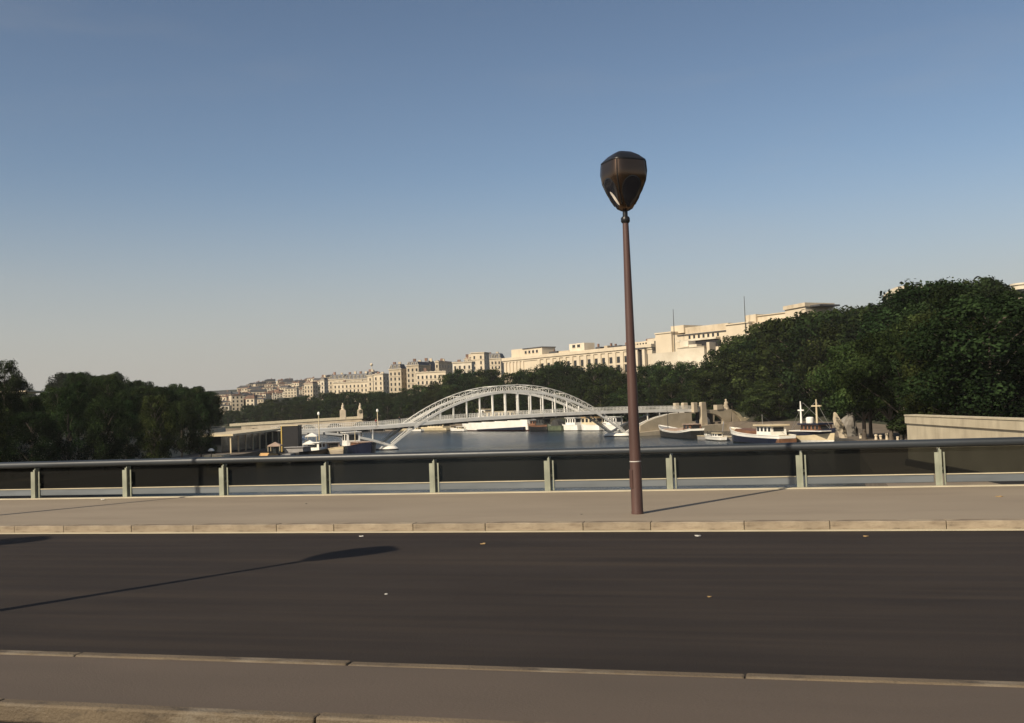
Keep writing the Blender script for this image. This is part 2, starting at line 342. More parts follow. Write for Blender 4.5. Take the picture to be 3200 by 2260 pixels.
# median island
med = MB().box(X0, X1, 6.80, 8.10, -.05, .135).build('median', median_m); tag(med, kind='structure')
x = X0; k = 0; mproto = {}
while x < X1 - 3.4:
    L_ = (2.7, 3.3, 2.45)[k % 3]
    for si, y0 in enumerate((8.105, 6.665)):
        key = k % 3
        if key not in mproto: mproto[key] = MB().box(0, L_ - .008, 0, .13, 0, .146).build('kerb_stone', kerb_d, med, bevel=.018); o = mproto[key]
        else: o = inst(mproto[key], parent=med)
        o.location = (x + si * .4, y0 + random.uniform(-.008, .008), random.uniform(-.006, .004))
    x += L_; k += 1
MB().box(X0, X1, 6.64, 6.655, -.02, .004).build('joint_filler', asphalt, med)

# ------------------------------------------------------------------ railing
railing = empty('bridge_railing', (0, 25.2, .1))
tag(railing, 'blue-grey metal railing with fat tubular handrail and pale flanged posts along bridge pavement', 'railing')
PX = [-2.78 + 3.045 * k for k in range(-22, 7)]
# handrail: rounded flattened tube in lengths of four bays
def hr_ring(x):
    out = []
    for k in range(18):
        a = 2 * math.pi * k / 18; c, s_ = math.cos(a), math.sin(a)
        out.append((x, .125 * math.copysign(abs(c) ** .8, c), 1.0 + .095 * math.copysign(abs(s_) ** .85, s_)))
    return out
xs = [X0 + .2] + [PX[i] + .9 for i in range(2, len(PX), 4)] + [X1 - .1]
for a, b_ in zip(xs[:-1], xs[1:]):
    mm = [a + .006 + (b_ - a - .012) * t for t in (0, .25, .5, .75, 1)]
    MB().loft([hr_ring(v) for v in mm]).build('handrail', rail_m, railing, smooth=True)
for xj in xs[1:-1]: MB().loft([[(p[0], p[1] * 1.04, 1.0 + (p[2] - 1) * 1.05) for p in hr_ring(v)] for v in (xj - .05, xj + .05)]).build('sleeve', rail_m, railing, smooth=True)
# post = deep web fin + wide front flange + thin flange
pp = MB().prism([(-.02, 0), (-.02, .86), (.0, .905), (.02, .86), (.02, 0)], -.10, .13).build('post', post_m, railing, bevel=.004)
pa = MB().box(-.115, -.022, -.135, -.105, 0, .80).build('flange', post_m, pp, bevel=.004)
pb = MB().box(-.022, .035, -.15, -.105, 0, .86).build('flange', post_m, pp, bevel=.004)
pc = MB().box(.075, .115, -.06, -.03, .05, .80).build('flange', post_m, pp, bevel=.004)
pd = MB().box(.02, .11, -.05, .0, .40, .46).build('bracket', post_m, pp)
pe = MB().box(-.15, .15, -.17, .16, 0, .03).build('base_plate', post_m, pp, bevel=.004)
for i, xx in enumerate(PX):
    o = pp if i == 0 else copy_tree(pp, railing)
    o.location = (xx, 0, .0)
for a, b_ in zip(PX[:-1], PX[1:]):
    if a == PX[0]:
        br0 = MB().box(.13, 3.045 - .13, -.035, .05, .11, .285).build('bottom_rail', brail_m, railing, bevel=.012); br0.location = (a, 0, 0)
        bt0 = MB().box(.13, 3.045 - .13, -.055, .065, .287, .305).build('bottom_rail_lit_top', edge_m, railing, bevel=.004); bt0.location = (a, 0, 0)  # cream strip paints the sunlit upper edge of the steel rail
        pn0 = MB().box(.03, 3.045 - .03, .055, .063, .306, .90).build('infill_pane', pane_m, railing); pn0.location = (a, 0, 0)
    else:
        for s_ in (br0, bt0, pn0): inst(s_, parent=railing, loc=(a, 0, 0))

# ------------------------------------------------------------------ street lamp
def make_lamp():
    root = empty('street_lamp')
    pole = MB().lathe([(.0, 0), (.118, 0), (.118, .03), (.112, .06), (.108, 1.2), (.094, 2.6), (.077, 4.2), (.06, 5.55), (.058, 5.64), (0, 5.64)], 24).build('pole', pole_m, root, smooth=True)
    MB().box(-.055, .055, -.118, -.09, .5, .85).build('access_door', pole_m, pole, bevel=.006)
    MB().lathe([(.09, 1.0), (.1115, 1.0), (.1115, 1.014), (.09, 1.014)], 24).build('identification_band', paper, pole, smooth=True)
    MB().lathe([(0, 5.63), (.07, 5.63), (.088, 5.66), (.088, 5.72), (.07, 5.75), (0, 5.75)], 24).build('collar', cap_m, root, smooth=True)
    MB().lathe([(0, 5.74), (.05, 5.74), (.05, 5.9), (.042, 5.95), (0, 5.95)], 16).build('neck', cap_m, root, smooth=True)
    # lantern body: four-cornered, vertical upper sides, tapering to a blunt point below
    Z0, Z1 = 5.86, 6.80
    TB = [(0, .055), (.01, .085), (.05, .152), (.20, .238), (.37, .312), (.53, .375), (.64, .412), (.70, .424), (.80, .426), (1, .412)]
    def rad(phi, t):
        r = float(np.interp(t, *zip(*TB)))
        sq = (abs(math.cos(phi)) ** 4.6 + abs(math.sin(phi)) ** 4.6) ** (-1 / 4.6)      # rounded square
        w = min(1, t / .3); return r * (1 + (sq / 1.13 - 1) * w)
    def P(phi, t, k=1.0):
        r = rad(phi, t) * k; return (r * math.cos(phi), r * math.sin(phi), Z0 + (Z1 - Z0) * t)
    n = 64
    MB().loft([[P(2 * math.pi * i / n, t) for i in range(n)] for t in (0, .01, .03, .05, .1, .15, .2, .28, .37, .45, .53, .6, .66, .72, .8, .9, 1)]).build('lantern_body', head_m, root, smooth=True)
    # sloping cap
    rings = [[(P(2 * math.pi * i / n, 1)[0] * k, P(2 * math.pi * i / n, 1)[1] * k, Z1 + z) for i in range(n)] for k, z in ((.97, .0), (1.02, .008), (1.015, .03), (.72, .135), (.42, .205), (.18, .228), (.03, .233))]
    MB().loft(rings).build('lantern_cap', cap_m, root, smooth=True)
    for q in range(4):                       # corner seams and oval lenses on each of the four sides
        c = q * math.pi / 2
        lens = MB(); rr = []
        for ri in (1, .8, .5, .2, .02):
            rr.append([P(c + .60 * ri * math.cos(a), .36 + .29 * ri * math.sin(a), 1.012 - .002 * (1 - ri ** 2)) for a in [2 * math.pi * j / 32 for j in range(32)]])
        lens.loft(rr, True, True).build('lens', lens_m, root, smooth=True)
        m = MB(); ring1 = []; ring2 = []
        for j in range(32):
            a = 2 * math.pi * j / 32
            ring1.append(P(c + .65 * math.cos(a), .36 + .315 * math.sin(a), 1.003)); ring2.append(P(c + .60 * math.cos(a), .36 + .29 * math.sin(a), 1.016))
        m.loft([ring1, ring2], True, False).build('lens_rim', cap_m, root, smooth=True)
        c2 = c + math.pi / 4
        m = MB().tube([P(c2, t, 1.005) for t in (.12, .25, .4, .6, .8, 1)], .014, 8); m.build('corner_seam', cap_m, root, smooth=True)
        if q != 3: continue
        rf = MB(); rr = []
        for ri in (1, .6, .05):
            rr.append([P(c + .16 + .34 * ri * math.cos(a), .25 + .075 * ri * math.sin(a) - .13 * ri * math.cos(a), 1.022) for a in [2 * math.pi * j / 20 for j in range(20)]])
        rf.loft(rr, True, True).build('lens_glint', glint_m, root, smooth=True)  # pale oval over the lens, a white reflection painted in
    return root
lamp = make_lamp()
for i, (lx, ly, lz, rz, lab) in enumerate([
        (-2.86, 19.71, .14, R(-52), 'tall brown street lamp with shield-shaped bronze lantern rising from the pavement'),
        (-18.7, 19.71, .14, R(-52), 'tall brown street lamp on the railing pavement casting the far shadow'),
        (-11.2, 7.40, .135, R(-52), 'tall brown street lamp on the median casting its lantern shadow on the road'),
        (-19.9, 7.40, .135, R(-52), 'tall brown street lamp on the median whose lantern shadow meets the kerb')]):
    o = lamp if i == 0 else copy_tree(lamp)
    o.location = (lx, ly, lz); o.rotation_euler = (0, 0, rz); tag(o, lab, 'street lamp', 'street lamps on the bridge')
    if i == 3: o.scale = (1.25, 1.25, 1.16)

# ------------------------------------------------------------------ trees
def blob_leaves(centres, n_per, size, flat=.8):
    V = []; Fc = []; T_ = []
    for (c, r) in centres:
        n = int(n_per * r * r)
        u = rng.normal(size=(n, 3)); u /= np.linalg.norm(u, axis=1)[:, None]
        rad = r * (.55 + .52 * rng.random(n) ** .6 + .35 * (rng.random(n) > .88) * rng.random(n)); pos = np.array(c) + u * rad[:, None] * np.array([1, 1, flat])
        nr = u + rng.normal(size=(n, 3)) * .55 + np.array([0, 0, .25]); nr /= np.linalg.norm(nr, axis=1)[:, None]
        t = np.cross(nr, rng.normal(size=(n, 3))); t /= np.linalg.norm(t, axis=1)[:, None]; b = np.cross(nr, t)
        s_ = size * (.6 + .8 * rng.random(n))[:, None]; w = s_ * (.45 + .25 * rng.random(n))[:, None]
        q = np.stack([pos - t * s_, pos - b * w + nr * .06 * s_, pos + t * s_, pos + b * w + nr * .06 * s_], axis=1)
        V.append(q.reshape(-1, 3)); T_.append(np.full(n, rng.uniform(.45, 1.75)) * rng.uniform(.75, 1.3, n))
    V = np.concatenate(V); k = len(V) // 4
    return V, np.arange(4 * k).reshape(k, 4), np.concatenate(T_)
def make_tree(H, Rc, crown0, nblob, leaf, seed, shape='round'):
    """unit tree of height H metres; mesh-sharing prototype"""
    global rng
    rng = np.random.default_rng(seed); rd = random.Random(seed)
    root = empty('leafy_tree')
    b = MB(); lean = (rd.uniform(-.4, .4), rd.uniform(-.4, .4))
    spine = [(lean[0] * t * t, lean[1] * t * t, H * .86 * t) for t in (0, .04, .15, .35, .6, .85, 1)]
    r0 = H * .017
    b.tube(spine, [r0 * 1.5, r0 * 1.1, r0, r0 * .85, r0 * .55, r0 * .28, r0 * .1], 9)
    cents = []
    for i in range(nblob):
        t = (i + .5) / nblob; zt = crown0 + (1 - crown0) * t
        if shape == 'round': w = math.sin(math.pi * (.12 + .80 * t)) ** .7
        else: w = (1 - t) ** .55 * .9 + .12
        a = i * 2.39996 + rd.uniform(-.5, .5); rr = Rc * w * (.35 + .75 * rd.random() ** .5)
        z = H * zt + rd.uniform(-.04, .04) * H; br = Rc * rd.uniform(.15, .36) * (.75 + .4 * w)
        z = min(z, H - br * .75)
        c = (lean[0] * zt + rr * math.cos(a), lean[1] * zt + rr * math.sin(a), z); cents.append((c, br))
        if i % 2 == 0:
            z0 = max(H * crown0 * .6, z - rr * .9 - H * .05); s0 = (lean[0] * (z0 / H) ** 2, lean[1] * (z0 / H) ** 2, z0)
            mid = tuple((p + q) / 2 for p, q in zip(s0, c)); mid = (mid[0], mid[1], mid[2] + .3)
            b.tube([s0, mid, c], [r0 * .38, r0 * .25, r0 * .07], 6)
    b.build('trunk', bark, root, smooth=True)
    V, Fc, Tn = blob_leaves(cents, leaf[0], leaf[1])
    me = bpy.data.meshes.new('crown'); me.from_pydata(V.tolist(), [], Fc.tolist()); me.materials.append(leaf_b if seed % 3 == 0 else leaf_a); at_t = me.attributes.new('tint', 'FLOAT', 'FACE'); at_t.data.foreach_set('value', Tn.astype(np.float32)); me.update()
    o = bpy.data.objects.new('crown', me); COL.objects.link(o); o.parent = root
    return root
PROTO = [make_tree(16, 5.4, .16, 72, (125, .185), 11), make_tree(16, 5.0, .13, 76, (130, .18), 12), make_tree(16, 6.0, .18, 72, (115, .19), 13),
         make_tree(16, 4.6, .12, 68, (135, .175), 14, 'cone'), make_tree(16, 5.6, .32, 58, (125, .185), 15)]
FAR = [make_tree(16, 5.4, .12, 60, (60, .27), 21), make_tree(16, 5.0, .10, 64, (64, .26), 22), make_tree(16, 6.0, .14, 60, (56, .28), 24), make_tree(16, 4.4, .10, 56, (66, .25), 25, 'cone')]
BUSH = [make_tree(16, 8.5, .02, 40, (45, .55), 31), make_tree(16, 9.5, .02, 36, (40, .6), 32)]
used = set()
def put_tree(protos, i, loc, H, wid, label, group, name='leafy_tree'):
    src = protos[i % len(protos)]
    o = src if id(src) not in used else copy_tree(src)
    used.add(id(src))
    o.location = tuple(map(float, loc)); o.rotation_euler = (0, 0, random.uniform(0, 6.28)); sz = H / 16
    o.scale = (sz * wid, sz * wid, sz); tag(o, label, 'tree', group); return o
SILR = [(600, 1300), (720, 1285), (770, 1265), (850, 1245), (946, 1233), (1030, 1222), (1150, 1222), (1250, 1222), (1290, 1200), (1340, 1188), (1400, 1168), (1440, 1152), (1500, 1142), (1560, 1145), (1600, 1165), (1680, 1136), (1760, 1128), (1840, 1138),
        (1900, 1122), (1960, 1155), (2010, 1140), (2090, 1118), (2150, 1130), (2195, 1128), (2225, 1085), (2280, 1064), (2350, 1025), (2440, 1000), (2480, 975), (2590, 948), (2640, 943), (2700, 942), (2725, 926), (2780, 928), (2830, 910), (2880, 896), (2910, 868), (2984, 841), (3050, 857), (3093, 885), (3120, 867), (3170, 890), (3200, 950), (3500, 960)]
SILL = [(-400, 1090), (-100, 1100), (0, 1118), (40, 1140), (70, 1190), (95, 1235), (140, 1235), (165, 1190), (230, 1150), (300, 1168), (365, 1162), (395, 1205), (440, 1192), (490, 1200), (520, 1212), (545, 1196), (600, 1212), (660, 1216), (705, 1245), (735, 1285), (765, 1262), (799, 1228), (825, 1262), (870, 1290), (1000, 1302)]
def silz(sil, px, d, hw=0):
    y = max(float(np.interp(px + k * hw, [p[0] for p in sil], [p[1] for p in sil])) for k in (-.55, 0, .55)); return 2.27 + (hor(px) - y) / 3200 * d
def arclen_points(P, Nn, off, step, j):
    acc = 0; out = []; last = P[0]
    for p, n in zip(P, Nn):
        acc += np.linalg.norm(p - last); last = p
        while acc >= step:
            acc -= step; q = p + n * (off + random.uniform(-j, j)); out.append(q + np.array([random.uniform(-1, 1), random.uniform(-1, 1)]))
    return out
_A = onz(1222, 1406, WZ)[:2]; _B = onz(1952, 1364.5, WZ)[:2]; _U = (_B - _A) / np.linalg.norm(_B - _A); _V = np.array([-_U[1], _U[0]])
def on_abutment(q): r = np.array(q[:2]) - _A; return 70 < r @ _U < 129 and -14 < r @ _V < 9.5
BRf = smooth_line(resample(BR, 1.5), 60); BLf = smooth_line(resample(BL, 1.5), 60); NRf = normals(BRf, 1); NLf = normals(BLf, -1)
ti = 0
for row, (off, step, j, lo, hi, lab) in enumerate([
        (12.5, 10.5, 1.0, .50, .72, 'dense green tree in the front row along the bank below the palace'),
        (25, 10.5, 2.5, .70, .92, 'dense green tree in the middle rows below the pale palace'),
        (42, 12, 4, .92, 1.03, 'tall green tree at the top of the wooded slope before the palace')]):
    for q in arclen_points(BRf, NRf, off, step, j):
        d = (np.array([q[0], q[1], 0]) - EYE) @ FW
        if q[1] < 62 or d > 760 or on_abutment(q): continue
        px = proj((q[0], q[1], 4))[0]
        if px < 560 or px > 3420: continue
        if row == 0 and d < 108: continue
        if abs(px - 2750) < 120 and row == 0 and d < 170: continue
        zt = silz(SILR, px, d, 3.6 * 3200 / d); zb = zprof(off)
        near = min(max((px - 2150) / 200, 0), 1)
        H = (zt - zb) * (random.uniform(lo, hi) * (1 - near) + near * random.uniform((.62, .9, .9)[row], (.98, 1.06, 1.08)[row]))
        H = min(max(H, 6.5), 31)
        far = d > 230
        put_tree(FAR if far else PROTO, ti, (q[0], q[1], zb - .1), H, (1.1 if H > 15 else 1.3) * random.uniform(.9, 1.15), lab, lab.split(' tree ')[1] + ' trees'); ti += 1
for row, (off, step, j, lo, hi, lab) in enumerate([
        (6, 8, 1.2, .70, .88, 'dark bushy tree on the shaded quay across from the palace'),
        (19, 7.5, 2, .90, 1.02, 'dark tree behind the shaded quay across from the palace'),
        (32, 9, 3, .92, 1.0, 'dark tree in the back row of the shaded bank')]):
    for q in arclen_points(BLf, NLf, off, step, j):
        d = (np.array([q[0], q[1], 0]) - EYE) @ FW
        if q[1] < 60 or d > 480: continue
        px = proj((q[0], q[1], 2))[0]
        if px < -260 or px > 860: continue
        if row == 0 and (px > 680): continue
        zt = silz(SILL, px, d, 1.6 * 3200 / d); zb = -4.9 if row == 0 else -.1
        if px > 745 and abs(px - 799) > 35 and row > 0: lo_, hi_ = .7, .8
        else: lo_, hi_ = lo, hi
        H = min(max((zt - zb) * random.uniform(lo_, hi_), 3.5), 22)
        put_tree([PROTO[k] for k in (3, 0, 3, 1, 3, 2)], ti, (q[0], q[1], zb - .1), H * random.choice((1, 1, .9, 1.06)), random.uniform(.75, 1.05) * (1.15 if H < 10 else .82), lab, lab.split(' tree ')[1] + ' trees'); ti += 1
print('trees', ti)
for i in range(26):                                  # wood closing the bend behind the abutment ramp
    px = 2270 + 8.2 * i; d = 300 + 14 * (i % 4) + random.uniform(-4, 4); q = pt(px, 1250, d)
    if on_abutment(q): continue
    zb = zter(q[0], q[1]); H = min(max((silz(SILR, px, d) - zb) * (.42, .55, .7, .85)[i % 4], 7), 24)
    put_tree(FAR, i, (q[0], q[1], zb - .2), H, 1.35, 'bushy green tree closing the wood behind the abutment ramp', 'trees behind the abutment ramp')
bi = 0
for off, step, lo, hi in ((10, 5.0, 3.0, 4.6), (14.5, 6.5, 3.5, 5.5), (20, 6.0, 4, 6), (27, 6.0, 4.5, 7)):
    for q in arclen_points(BRf, NRf, off, step, 1.2):
        d = (np.array([q[0], q[1], 0]) - EYE) @ FW; px = proj((q[0], q[1], -2))[0]
        if on_abutment(q) or q[1] < 105 or d > 420 or px < 1850 or px > 2900 or (off > 16 and not 2080 < px < 2560): continue
        b_ = put_tree(BUSH, bi, (q[0], q[1], zprof(off) - .3), random.uniform(lo, hi), 1.75, 'dark leafy bush growing on the river bank slope', 'bushes on the bank slope'); b_.name = 'bank_bush'; b_['category'] = 'bush'; bi += 1
# a tree mass that fills the river's far bend behind the old stone bridge is the same right-bank rows

# ------------------------------------------------------------------ footbridge
A3 = onz(1222, 1406, WZ); B3 = onz(1952, 1364.5, WZ); UB = (B3 - A3) / np.linalg.norm(B3 - A3)
fb = empty('arched_footbridge', A3, math.atan2(UB[1], UB[0]))
tag(fb, 'pale steel arch footbridge with lattice ribs and vertical hangers across the river', 'footbridge')
WB = 7.3; SP = 72.8
def zlow(u): return 1.0 + 12.75 * (1 - abs((u - SP / 2) / (SP / 2)) ** 2.05)
def zup(u): t = abs((u - SP / 2) / (SP / 2)); return zlow(u) + 1.75 * (1 - .62 * t ** 2)
DK = [(-46, 6.3), (-20, 5.95), (0, 6.15), (11, 6.65), (23, 7.1), (47, 7.45), (67, 7.55), (88, 7.25), (103, 6.9), (125, 6.6), (160, 6.5)]
def zdk(u): return float(np.interp(u, [p[0] for p in DK], [p[1] for p in DK]))
us = [SP * i / 40 for i in range(41)]
for y in (0, WB):
    rib = MB(); low = MB(); lat = MB()
    prof = lambda f, w, h: [[(u, y - w / 2, f(u) - h / 2), (u, y + w / 2, f(u) - h / 2), (u, y + w / 2, f(u) + h / 2), (u, y - w / 2, f(u) + h / 2)] for u in us]
    ro = low.loft(prof(zlow, .5, .66)).build('arch_rib', steel_w, fb)
    rib.loft(prof(zup, .26, .18)).build('top_chord', steel_w, ro)
    for i in range(1, 40):
        u = us[i]; lat.bar((u, y, zlow(u)), (u, y, zup(u)), .10, .13)
        un = us[i + 1]; lat.bar((u, y, zlow(u)), (un, y, zup(un)), .07, .07); lat.bar((u, y, zup(u)), (un, y, zlow(un)), .07, .07)
    tag(lat.build('lattice', steel_w, ro), kind='stuff')
    for hu in [13.9 + 3.93 * k for k in range(14)]:
        if zlow(hu) - zdk(hu) < .8: continue
        hw_ = .16 if y == 0 else .10; h = MB().box(hu - hw_, hu + hw_, y - hw_, y + hw_, zdk(hu) - .7, zlow(hu)).build('hanger', steel_w, fb)
bw = MB()
for i in range(2, 39, 3):
    u = us[i]
    if zlow(u) > 9.5: bw.bar((u, 0, zup(u)), (u, WB, zup(u)), .10)
bw.build('wind_bracing', steel_w, fb)
for hu in [13.9 + 3.93 * k for k in range(-10, 22)]:
    MB().box(hu - .18, hu + .18, -.32, WB + .32, zdk(hu) - 1.35, zdk(hu) - .82).build('cross_beam', steel_d, fb)
du = [-28 + 2 * i for i in range(66)]
MB().loft([[(u, -.2, zdk(u) - .8), (u, WB + .2, zdk(u) - .8), (u, WB + .2, zdk(u)), (u, -.2, zdk(u))] for u in du]).build('deck', steel_w, fb)
for y in (-.1, WB + .1):
    r = MB()
    for u in np.arange(-28, 102, .5): r.box(u - .035, u + .035, y - .03, y + .03, zdk(u), zdk(u) + 1.02)
    tag(r.build('balusters', steel_w, fb), kind='stuff')
    hr = MB()
    for zz in (.15, .6, 1.05): hr.loft([[(u, y - .04, zdk(u) + zz - .03), (u, y + .04, zdk(u) + zz - .03), (u, y + .04, zdk(u) + zz + .03), (u, y - .04, zdk(u) + zz + .03)] for u in du])
    hr.build('guard_rail', steel_w, fb)
# half arches of the side spans
for sgn, base in ((-1, 0), (1, SP)):
    for y in (0, WB):
        L_ = 24 if sgn < 0 else 22
        pts = [(base + sgn * L_ * t, 1.0 + (4.15 + (0 if sgn < 0 else .9)) * (1 - (1 - t) ** 2.1)) for t in [i / 12 for i in range(13)]]
        MB().loft([[(u, y - .27, z - .3), (u, y + .27, z - .3), (u, y + .27, z + .3), (u, y - .27, z + .3)] for u, z in pts]).build('half_arch', steel_w, fb)
        for t in (.2, .38, .58):
            u = base + sgn * L_ * t; z = 1.0 + (4.15 + (0 if sgn < 0 else .9)) * (1 - (1 - t) ** 2.1)
            if zdk(u) - .8 - z > .3: MB().box(u - .12, u + .12, y - .12, y + .12, z, zdk(u) - .8).build('spandrel_post', steel_w, fb)
    pier = MB(); hp = []
    for zz, k in ((-1.2, 1.05), (.25, 1.02), (.3, 1.0), (.95, .8), (1.0, .74)):
        hp.append([(base + 2.5 * k * math.cos(a) * (1 if abs(math.cos(a)) < .99 else 1), WB / 2 + (WB / 2 + 1.7) * k * math.copysign(abs(math.sin(a)) ** .7, math.sin(a)), zz) for a in [2 * math.pi * i / 24 for i in range(24)]])
    pr = pier.loft(hp[2:]).build('pier_cap', white_p, fb, smooth=True); MB().loft(hp[:2]).build('pier_base', black_p, pr, smooth=True)
la = empty('stone_abutment', A3, math.atan2(UB[1], UB[0])); tag(la, 'plain dark stone abutment under the footbridge deck on the shaded bank', 'abutment')
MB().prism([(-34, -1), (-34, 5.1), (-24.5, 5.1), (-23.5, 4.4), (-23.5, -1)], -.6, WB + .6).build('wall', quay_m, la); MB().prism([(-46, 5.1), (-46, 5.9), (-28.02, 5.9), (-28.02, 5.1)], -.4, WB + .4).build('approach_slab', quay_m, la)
# masonry abutment of the footbridge on the palace side
ab = empty('stone_abutment', A3, math.atan2(UB[1], UB[0])); tag(ab, 'beige stone abutment with curved spandrel and small arch at the footbridge end', 'abutment')
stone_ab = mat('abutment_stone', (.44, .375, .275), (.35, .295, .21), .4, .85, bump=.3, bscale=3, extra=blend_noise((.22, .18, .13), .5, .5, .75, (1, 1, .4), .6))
MB().prism([(77.4, -1), (77.9, 2.8), (80.4, 3.9), (83.5, 4.8), (89.3, 5.9), (93, 6.05), (97.3, 6.05), (97.3, -1)], -.6, WB + .6).build('spandrel_wall', stone_ab, ab)
MB().prism([(75, -2), (75, .9), (104, 2.2), (132, 2.45), (132, -2)], -2.6, -.62).build('plinth', stone_ab, ab)
for y in (-1.2, WB - .2):
    MB().prism([(100.6, 2), (100.8, 8.8), (101.0, 9.0), (102.4, 9.0), (102.6, 8.8), (103.0, 2)], y, y + 1.2).build('pillar', stone_ab, ab, bevel=.08)
    MB().box(97.7, 99.2, y, y + 1.2, 6.0, 9.0).build('pillar', stone_ab, ab, bevel=.08)
for y0, y1 in ((-.7, .5), (WB - .5, WB + .7)):
    arc_ = [(103.05 + 6.7 * math.sin(a), 2.3 + 3.4 * math.cos(a)) for a in [i * math.pi / 2 / 8 for i in range(9)]]
    m = MB()
    for i in range(8): m.prism([arc_[i], arc_[i + 1], (arc_[i + 1][0], 6.5), (arc_[i][0], 6.5)], y0, y1)
    m.prism([(109.75, 2.0), (112.6, 2.0), (113.2, 6.5), (109.75, 6.5)], y0, y1)
    m.build('arch_wall', stone_ab, ab)
MB().prism([(113.3, 1.5), (113.3, 6.1), (115.4, 5.0), (116.8, 3.3), (124.3, 3.0), (124.3, 1.5)], -.7, .4).build('ramp_wall', stone_ab, ab)
MB().prism([(112.9, 6.3), (115.7, 5.2), (117.2, 3.8), (121, 3.5), (124.6, 3.5), (125.0, 3.0), (124, 1.9), (117, 2.3), (116.2, 3.4), (115, 4.8)], -1.2, -.702).build('ramp_coping', edge_m, ab)
for k in range(5): MB().lathe([(0, 0), (.5, 0), (.55, .3), (.3, .6), (0, .7)], 10, (118 + k * 1.4, .3, 3.0 + .2 * (k % 2))).build('rubble_stone', stone_ab, ab, smooth=True)
MB().box(107.1, 109.5, -.9, .7, 6.5, 8.0).build('pedestal', stone_ab, ab, bevel=.06)
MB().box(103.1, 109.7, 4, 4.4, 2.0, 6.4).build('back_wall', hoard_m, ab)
MB().lathe([(0, 0), (1.0, 0), (1.25, .5), (1.1, 1.6), (.6, 2.3), (0, 2.5)], 16, (105.2, 2.2, 2.0)).build('pale_niche_ball', white_p, ab, smooth=True)
st = empty('stone_statue', tuple(A3 + UB * 111.6 + np.array([-UB[1], UB[0], 0]) * .0 + np.array([0, 0, 6.5])), 0)
tag(st, 'pale seated stone statue on top of the footbridge abutment wall', 'statue')
def statue(parent, s_=1.0, m=None):
    b = MB(); pr = [(.0, 0), (.75, 0), (.8, .3), (.62, .55), (.66, 1.0), (.5, 1.35), (.55, 1.75), (.48, 2.05), (.2, 2.2), (.16, 2.32), (.26, 2.45), (.28, 2.66), (.2, 2.85), (0, 2.92)]
    b.loft([[(r * s_ * math.cos(a) * (1 + .18 * math.sin(3 * a + z * 4)), r * s_ * math.sin(a) * (.8 + .15 * math.cos(2 * a + z * 3)) + .12 * math.sin(z * 3) * s_, z * s_) for a in [2 * math.pi * i / 16 for i in range(16)]] for r, z in [(max(r, .02), z) for r, z in pr]])
    return b.build('figure', m or stone_ab, parent, smooth=True)
statue(st, 1.1)

# people on the footbridge
def person(name, loc, rz, label, top, legs, h=1.72):
    e = empty(name, loc, rz); tag(e, label, 'person', None)
    s_ = h / 1.72
    V = [(0, 0, .95), (0, 0, 1.15), (0, 0, 1.38), (0, 0, 1.5), (0, .01, 1.6), (0, 0, 1.7),
         (.1, 0, .88), (.12, .06, .48), (.12, .0, .08), (.12, .14, .03), (-.1, 0, .88), (-.12, -.08, .48), (-.12, -.18, .08), (-.12, -.05, .03),
         (.19, 0, 1.4), (.25, -.04, 1.12), (.26, .06, .88), (-.19, 0, 1.4), (-.25, .03, 1.12), (-.26, .12, .9)]
    Ed = [(0, 1), (1, 2), (2, 3), (3, 4), (4, 5), (0, 6), (6, 7), (7, 8), (8, 9), (0, 10), (10, 11), (11, 12), (12, 13), (2, 14), (14, 15), (15, 16), (2, 17), (17, 18), (18, 19)]
    Rr = [.15, .14, .16, .06, .1, .09, .09, .065, .045, .04, .09, .065, .045, .04, .065, .05, .035, .065, .05, .035]
    me = bpy.data.meshes.new('body'); me.from_pydata([(a * s_, b * s_, c * s_) for a, b, c in V], Ed, [])
    for m in (top, legs, skin_m): me.materials.append(m)
    o = bpy.data.objects.new('body', me); COL.objects.link(o); o.parent = e
    bpy.context.view_layer.objects.active = o
    sk = o.modifiers.new('skin', 'SKIN')
    if not me.skin_vertices: 
        with bpy.context.temp_override(object=o, active_object=o): bpy.ops.mesh.customdata_skin_add()
    for i, v in enumerate(me.skin_vertices[0].data): v.radius = (Rr[i] * s_, Rr[i] * s_ * .85); v.use_root = (i == 0)
    sb = o.modifiers.new('sub', 'SUBSURF'); sb.levels = 1; sb.render_levels = 1
    dg = bpy.context.evaluated_depsgraph_get(); ev = o.evaluated_get(dg); nm = bpy.data.meshes.new_from_object(ev); o.modifiers.clear(); o.data = nm; nm.name = 'body'
    nm.materials.clear()
    for m in (top, legs, skin_m): nm.materials.append(m)
    for p in nm.polygons:
        z = p.center.z / s_; p.material_index = 2 if z > 1.5 or (abs(p.center.x) > .235 * s_ and z < .98) else (0 if z > .92 else 1); p.use_smooth = True
    return e
perp = np.array([-UB[1], UB[0], 0])
for u, v, lab, tp, lg, h in ((-3.4, 1.0, 'person in a red top standing on the footbridge beside the railing', cloth_r, cloth_d, 1.75), (5.2, 5.8, 'person in dark clothes walking across the footbridge near the arch foot', cloth_d, cloth_d, 1.7)):
    person('person', tuple(A3 + UB * u + perp * v + np.array([0, 0, zdk(u) + .01])), 1.0, lab, tp, lg, h)
